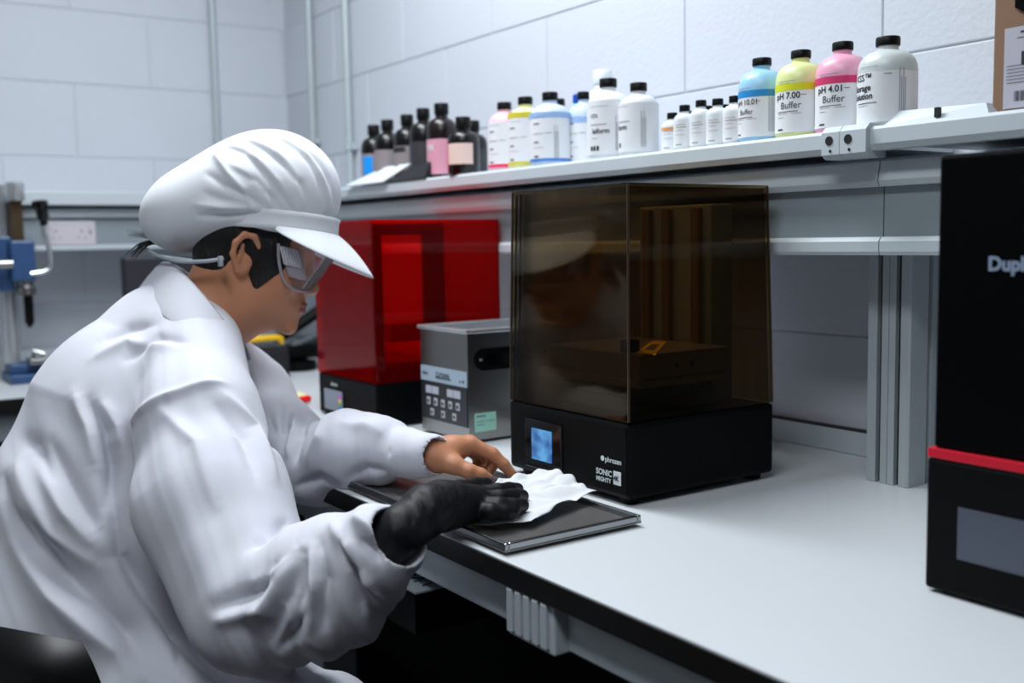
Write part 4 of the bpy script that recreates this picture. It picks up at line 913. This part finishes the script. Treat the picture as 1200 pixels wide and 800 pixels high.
def flow(P, a, b, lam, seed, sharp=1.6):
    # long creases running along a->b, wavelength lam
    a = V(*a); b = V(*b); t = (b - a) / np.linalg.norm(b - a); u = np.cross(t, VIEW); u /= np.linalg.norm(u)
    Q = P - ((P - a) @ t)[:, None] * t * .72
    ph = (Q @ u) * 2 * np.pi / lam + 2.6 * wob(Q, 11, seed) + 1.2 * wob(Q, 26, seed + 1)
    r = np.sin(ph); return np.sign(r) * np.abs(r) ** sharp * np.clip(.55 + 1.3 * wob(P, 9, seed + 2), 0, 1.3)
VIEW = V(*CAM.matrix_world.col[2][:3]); VIEW = V(.8, -.55, .1)
dT = sdf(COAT[:4], cv_); dU = sdf(COAT[4:7], cv_); dF = sdf(COAT[7:9], cv_); dG = sdf(COAT[9:12], cv_); dH = sdf(COAT[12:15], cv_)
def wt(d, *others):
    m = np.min(np.stack(others), 0); return 1 / (1 + np.exp(-(m - d) / .008))
cd = cd + CN * (outer * (
    wt(dT, dU, dF, dG) * (.0060 * flow(cv_, (-0.5405, -0.6562, 0.9646), (-0.4123, -0.5217, 0.6583), .085, 21))
    + wt(dU, dT, dF, dG) * (.0036 * flow(cv_, (-0.3219, -0.5007, 1.0491), (-0.1555, -0.4729, 0.8320), .070, 31))
    + wt(dF, dU, dT, dH) * (.0052 * flow(cv_, (-0.0260, -0.4413, 0.9514), (0.0132, -0.4059, 0.8244), .048, 41))
    + wt(dG, dT, dU, dH) * (.0052 * flow(cv_, (-0.5309, -0.2787, 1.0134), (-0.5066, -0.2645, 0.8893), .050, 51))
    + wt(dH, dG, dF, dT) * (.0024 * flow(cv_, (-0.2797, -0.2650, 1.0292), (-0.2652, -0.2625, 0.9199), .060, 61))))[:, None]
cd = cd + CN * (outer * (.0045 * wob(cv_ + .02 * wob(cv_, 14, 5)[:, None], 26, 1) + .0016 * wob(cv_ + .01 * wob(cv_, 40, 6)[:, None], 75, 2)))[:, None]
coat = npmesh('lab_coat', cd, cf_, CLOTH, person)
# collar
def strip(name, rows, m, parent, solid=.003, sub=True):
    n = len(rows[0]); v = [p for r in rows for p in r]
    f = [(i * n + j, (i + 1) * n + j, (i + 1) * n + j + 1, i * n + j + 1) for i in range(len(rows) - 1) for j in range(n - 1)]
    o = MB().add(v, f).build(name, m, parent, smooth=True, sharp=180, solid=solid)
    if sub: q = o.modifiers.new('sub', 'SUBSURF'); q.levels = 1; q.render_levels = 1
    return o
colr = [
 [(-0.6451, -0.4224, 1.2503), (-0.6586, -0.4470, 1.2208), (-0.6627, -0.4772, 1.1835)],
 [(-0.5729, -0.4257, 1.2387), (-0.5536, -0.4564, 1.2060), (-0.5396, -0.4773, 1.1726)],
 [(-0.5246, -0.4131, 1.2116), (-0.4988, -0.4435, 1.1778), (-0.4807, -0.4581, 1.1453)],
 [(-0.4945, -0.3933, 1.1754), (-0.4628, -0.4235, 1.1442), (-0.4428, -0.4336, 1.1224)],
 [(-0.4871, -0.3711, 1.1382), (-0.4538, -0.3969, 1.1190), (-0.4428, -0.4015, 1.1024)],
 [(-0.4963, -0.3525, 1.1180), (-0.4789, -0.3649, 1.1044), (-0.4745, -0.3620, 1.0836)],
]
strip('collar', colr, CLOTH, coat, .004)
colf = [[(-0.6551, -0.4195, 1.2488), (-0.6821, -0.4302, 1.2086), (-0.7069, -0.4357, 1.1800)], [(-0.7163, -0.3695, 1.2316), (-0.7418, -0.3782, 1.1907), (-0.7641, -0.3803, 1.1606)], [(-0.6947, -0.3274, 1.1900), (-0.7327, -0.3196, 1.1440), (-0.7520, -0.3175, 1.1128)], [(-0.6207, -0.3176, 1.1353), (-0.6721, -0.2914, 1.1044), (-0.6859, -0.2817, 1.0702)], [(-0.5350, -0.3384, 1.1143), (-0.5472, -0.3233, 1.0987), (-0.5408, -0.3183, 1.0741)]]
strip('collar', colf, CLOTH, coat, .004)
strip('collar_tip', [[(-0.4793, -0.3931, 1.1504), (-0.4502, -0.4188, 1.1157)], [(-0.4740, -0.3784, 1.1395), (-0.4432, -0.4011, 1.1074)], [(-0.4741, -0.3570, 1.1094), (-0.4651, -0.3729, 1.0957)]], CLOTH, coat, .003)
lap = [[(-0.4868, -0.3790, 1.1413), (-0.4721, -0.3988, 1.1075)], [(-0.4837, -0.3673, 1.1317), (-0.4654, -0.3803, 1.1066)], [(-0.4752, -0.3577, 1.1146), (-0.4589, -0.3648, 1.0904)]]
# glove
gv, gf = surface(grow(RHAND, .0006), .0021)
GN = normals(RHAND, gv)
gv = gv + GN * (.0006 * wob(gv, 150, 3))[:, None]
gv = crease(gv, GN, [
    (-.0022, .0028, [(0.0090, -0.3505, 0.9689), (0.0410, -0.3598, 0.9501), (0.0451, -0.3583, 0.9290)]),
    (.0022, .003, [(0.0102, -0.3420, 0.9729), (0.0375, -0.3478, 0.9533), (0.0432, -0.3471, 0.9325)]),
    (-.0022, .0028, [(0.0153, -0.3334, 0.9756), (0.0337, -0.3353, 0.9584), (0.0384, -0.3340, 0.9401)]),
    (.0022, .003, [(0.0165, -0.3226, 0.9782), (0.0336, -0.3250, 0.9607), (0.0363, -0.3225, 0.9427)]),
    (-.002, .0026, [(0.0147, -0.3099, 0.9780), (0.0321, -0.3138, 0.9627), (0.0348, -0.3123, 0.9468)]),
    (.002, .003, [(0.0026, -0.2899, 0.9738), (0.0263, -0.2987, 0.9612), (0.0284, -0.2980, 0.9461)]),
    (-.0018, .0026, [(-0.0032, -0.2733, 0.9713), (0.0136, -0.2791, 0.9576), (0.0147, -0.2790, 0.9422)]),
    (.0016, .003, [(0.0206, -0.3748, 0.9601), (0.0368, -0.3797, 0.9398), (0.0365, -0.3801, 0.9230)]),
    (-.0016, .0026, [(-0.0078, -0.2571, 0.9670), (0.0034, -0.2594, 0.9589), (0.0021, -0.2503, 0.9466)]),
])
npmesh('nitrile_glove', gv, gf, GLOVE, person)
# trousers and shoes
LEGS = chain([(*(-0.5645, -0.5860, 0.5420), .135), (*(-0.1533, -0.4003, 0.6149), .078)], .03) + chain([(*(-0.5645, -0.5860, 0.5420), .135), (*(-0.5111, -0.3094, 0.4573), .078)], .03)
kn = V(*(-0.1533, -0.4003, 0.6149)); kf = V(*(-0.5111, -0.3094, 0.4573))
for k_, dx in ((kn, 0), (kf, .0)):
    an = V(k_[0] + .03, k_[1] + .06, .09)
    LEGS += [cone(k_, an, .078, .05, .02)]
lv, lf = surface(LEGS, .008); npmesh('trousers', lv, lf, TROUS, person)
for k_ in (kn, kf):
    an = V(k_[0] + .03, k_[1] + .06, .05)
    sv, sf = surface([cone(an + V(0, 0, .02), an + V(.05, .08, -.005), .045, .042, .02), cone(an + V(.05, .08, -.012), an + V(.09, .135, -.015), .038, .033, .02), ('h', V(0, 0, .002), V(0, 0, -1), .004, '-')], .006)
    npmesh('shoe', sv, sf, BLK, person)
# hair
hv, hf = surface(HAIR, .003); hair = npmesh('hair', hv, hf, HAIRM, person)
mb = MB(); rnd = random.Random(3)
for path, r in ((((200,288,1.70), (186,285,1.70), (172,276,1.70), (150,274,1.70)), .0035), (((205,290,1.70), (186,284,1.70), (168,288,1.70), (153,302,1.70)), .0065), (((210,291,1.70), (188,286,1.70), (172,286,1.70), (158,300,1.70)), .0045)): pass
HS_ = [([(-0.6380, -0.3925, 1.2607), (-0.6582, -0.4203, 1.2695), (-0.6732, -0.4398, 1.2837), (-0.6923, -0.4668, 1.2884)], .0035), ([(-0.6381, -0.3924, 1.2620), (-0.6599, -0.4224, 1.2723), (-0.6752, -0.4455, 1.2673), (-0.6863, -0.4651, 1.2471)], .0070), ([(-0.6303, -0.3990, 1.2608), (-0.6481, -0.4232, 1.2709), (-0.6605, -0.4413, 1.2712), (-0.6703, -0.4582, 1.2552)], .0045)]
for path, r in HS_:
    for k in range(6):
        j = Vector([rnd.uniform(-1, 1) * .003 for _ in range(3)]); c_ = curve([Vector(p) + j * (i * .8) for i, p in enumerate(path)], 6)
        mb.tube(c_, [r * .5 * (1 - .85 * i / (len(c_) - 1)) for i in range(len(c_))], 5)
tag(mb.build('hair_strand', HAIRM, hair), kind='stuff')
# cap
kv, kf_ = surface(CROWN + CAP_CUT, .0028); KN = normals(CROWN, kv); ko = sdf(CROWN, kv) > -.002
PLEATS = [
    (.006, .006, [(-2.2578, 0.2158, 1.5932), (-0.5383, -0.3654, 1.4027), (-0.5080, -0.3585, 1.3750), (-0.4911, -0.3430, 1.3499), (-0.4879, -0.3267, 1.3163)]),
    (-.007, .006, [(-0.5445, -0.3518, 1.4180), (-0.5084, -0.3340, 1.4079), (-0.4747, -0.3118, 1.3713), (-0.4648, -0.2898, 1.3363), (-0.4661, -0.2734, 1.3169)]),
    (-.0075, .006, [(-0.5368, -0.3295, 1.4299), (-0.4986, -0.3102, 1.4157), (-0.4718, -0.2875, 1.3911), (-0.4596, -0.2633, 1.3584), (-0.4636, -0.2489, 1.3221)]),
    (-.007, .006, [(-0.5181, -0.2949, 1.4362), (-0.4908, -0.2673, 1.4218), (-0.4720, -0.2424, 1.3949), (-0.4645, -0.2270, 1.3593), (-0.4695, -0.2233, 1.3211)]),
    (-.006, .005, [(-0.4967, -0.2547, 1.4267), (-0.4794, -0.2275, 1.3998), (-0.4744, -0.2078, 1.3667), (-0.4827, -0.1965, 1.3270)]),
    (-.007, .006, [(-0.5004, -0.3477, 1.3786), (-0.4809, -0.3261, 1.3624), (-0.4701, -0.3042, 1.3364), (-0.4708, -0.2936, 1.3183)]),
    (-.006, .006, [(-0.5326, -0.3832, 1.3747), (-0.5046, -0.3607, 1.3529), (-0.4883, -0.3377, 1.3395), (-0.4814, -0.3220, 1.3264)]),
    (-.006, .005, [(-0.5387, -0.3961, 1.3113), (-0.5173, -0.3660, 1.3120), (-0.4954, -0.3362, 1.3139), (-0.4868, -0.3205, 1.3110)]),
    (.005, .006, [(-0.5361, -0.3438, 1.4202), (-0.4908, -0.3208, 1.3979), (-0.4669, -0.2976, 1.3622), (-0.4649, -0.2819, 1.3260)]),
    (.006, .006, [(-0.5224, -0.3184, 1.4291), (-0.4804, -0.2903, 1.4046), (-0.4611, -0.2679, 1.3675), (-0.4621, -0.2593, 1.3260)]),
    (.006, .006, [(-0.5062, -0.2745, 1.4333), (-0.4785, -0.2448, 1.4058), (-0.4670, -0.2228, 1.3661), (-0.4744, -0.2092, 1.3266)]),
    (.005, .006, [(-0.5231, -0.3603, 1.3953), (-0.4893, -0.3359, 1.3730), (-0.4733, -0.3134, 1.3468), (-0.4738, -0.3033, 1.3210)]),
    (.005, .006, [(-0.5374, -0.4009, 1.3281), (-0.5131, -0.3670, 1.3235), (-0.4909, -0.3348, 1.3215)]),
    (-.004, .005, [(-0.5786, -0.4231, 1.2836), (-0.5884, -0.4115, 1.2702), (-0.6030, -0.4020, 1.2608)]),
    (-.003, .006, [(-0.5283, -0.3899, 1.3459), (-0.5106, -0.3674, 1.3350), (-0.4894, -0.3352, 1.3267)]),
]
kv = crease(kv, KN * ko[:, None], PLEATS)
kv = kv + KN * (ko * .0010 * wob(kv, 60, 9))[:, None]
capo = npmesh('mob_cap', kv, kf_, CAPM, person)
tag(capo, 'white gathered mob cap with a short peak')
cc = V(*(-0.5462, -0.2521, 1.2990)); 
ax_x = HX * .990 + HZ * .13; ax_x = ax_x / np.linalg.norm(ax_x); ax_z = np.cross(ax_x, HY); 
rows = []
for q in range(5):
    z = (-.0165 + .030 * q / 4); row = []
    for i in range(41):
        a = 2 * math.pi * i / 40; rr = .094 + .002 * (q in (0, 4))
        row.append(tuple(cc + ax_x * (rr * 1.0 * math.cos(a) - .012) + HY * (rr * .93 * math.sin(a)) + ax_z * z))
    rows.append(row)
bnd = strip('cap_band', rows, CAPM, capo, .003, False)
rows = []
for q in range(7):
    t_ = q / 6; row = []
    for i in range(25):
        a = math.radians(-88 + 176 * i / 24); L_ = .0005 + .0635 * max(0, math.cos(a * 1.02)) ** .7; rr = .0945 + L_ * t_
        row.append(tuple(cc + ax_x * (rr * math.cos(a) - .012) + HY * (rr * .93 * math.sin(a)) + ax_z * (-.012 - .025 * t_ * t_ * math.cos(a) - .040 * t_ * (.10 + .90 * math.cos(a)))))
    rows.append(row)
strip('cap_peak', rows, CAPM, capo, .003)
# goggles
gg = thing('goggles', tuple(hl(.08, 0, .01)), 'x', 'x'); del gg['label']; del gg['category']; gg.parent = None
bpy.data.objects.remove(gg)
GR = []
for q in range(9):
    t_ = q / 8; row = []
    for i in range(21):
        a = math.radians(-80 + 160 * i / 20)
        row.append(hl(.042 + .026 * t_ + (.092 - .056 * t_) * math.cos(a) ** .75, (.076 - .012 * t_) * math.sin(a), .036 - .068 * t_))
    GR.append(row)
gog = strip('goggles', GR, CLEAR, person, .002)
tag(gog, 'clear wraparound safety goggles with vented side and grey strap')
for s_ in (-1, 1):
    rows = []
    for q in range(7):
        t_ = q / 6
        rows.append([hl(.044 + .034 * u + .024 * t_, s_ * (.080 - .010 * u - .007 * t_), .032 - .050 * t_) for u in (0, .33, .66, 1)])
    sh_ = strip('side_shield', rows, HAZE, gog, .002)
    for k in range(7):
        u = .06 + .13 * k
        MB().tube([hl(.044 + .034 * u, s_ * (.0820 - .010 * u), .030), hl(.057 + .034 * u, s_ * (.0790 - .010 * u), .002)], .0016, 6).build('vent_rib', mat('rib_pale', '#c9c6cf', .4), sh_)
    fr = MB().tube(curve([hl(.042, s_ * .082, .034), hl(.048, s_ * .081, .008), hl(.060, s_ * .077, -.020), hl(.076, s_ * .064, -.034), hl(.096, s_ * .036, -.035), hl(.106, s_ * .006, -.033)], 5), .0026, 8)
    fr.build('frame_rim', HAZE, gog, smooth=True)
mb = MB(); mb.tube(curve([(-0.6717, -0.4414, 1.2617), (-0.6142, -0.4393, 1.2508), (-0.5601, -0.4241, 1.2427), (-0.5229, -0.3965, 1.2423), (-0.5069, -0.3726, 1.2457)], 6), .0030, 8)
mb.tube(curve([(-0.6717, -0.4414, 1.2617), (-0.7210, -0.4087, 1.2498), (-0.7246, -0.3447, 1.2395)], 6), .0030, 8)
mb.box((-.004, -.003, -.008), (.006, .003, .008), .001, Matrix.Translation(Vector((-0.5066, -0.3782, 1.2419))))
mb.build('strap', mat('strap_grey', '#a4adb4', .5), gog, smooth=True)
# dark fastening at the collar
MB().lathe([(.0001, 0), (.004, 0), (.004, .002)], (-0.4291, -0.4111, 1.1367), 10, ax=1).build('collar_stud', PRINTG, coat) if False else None
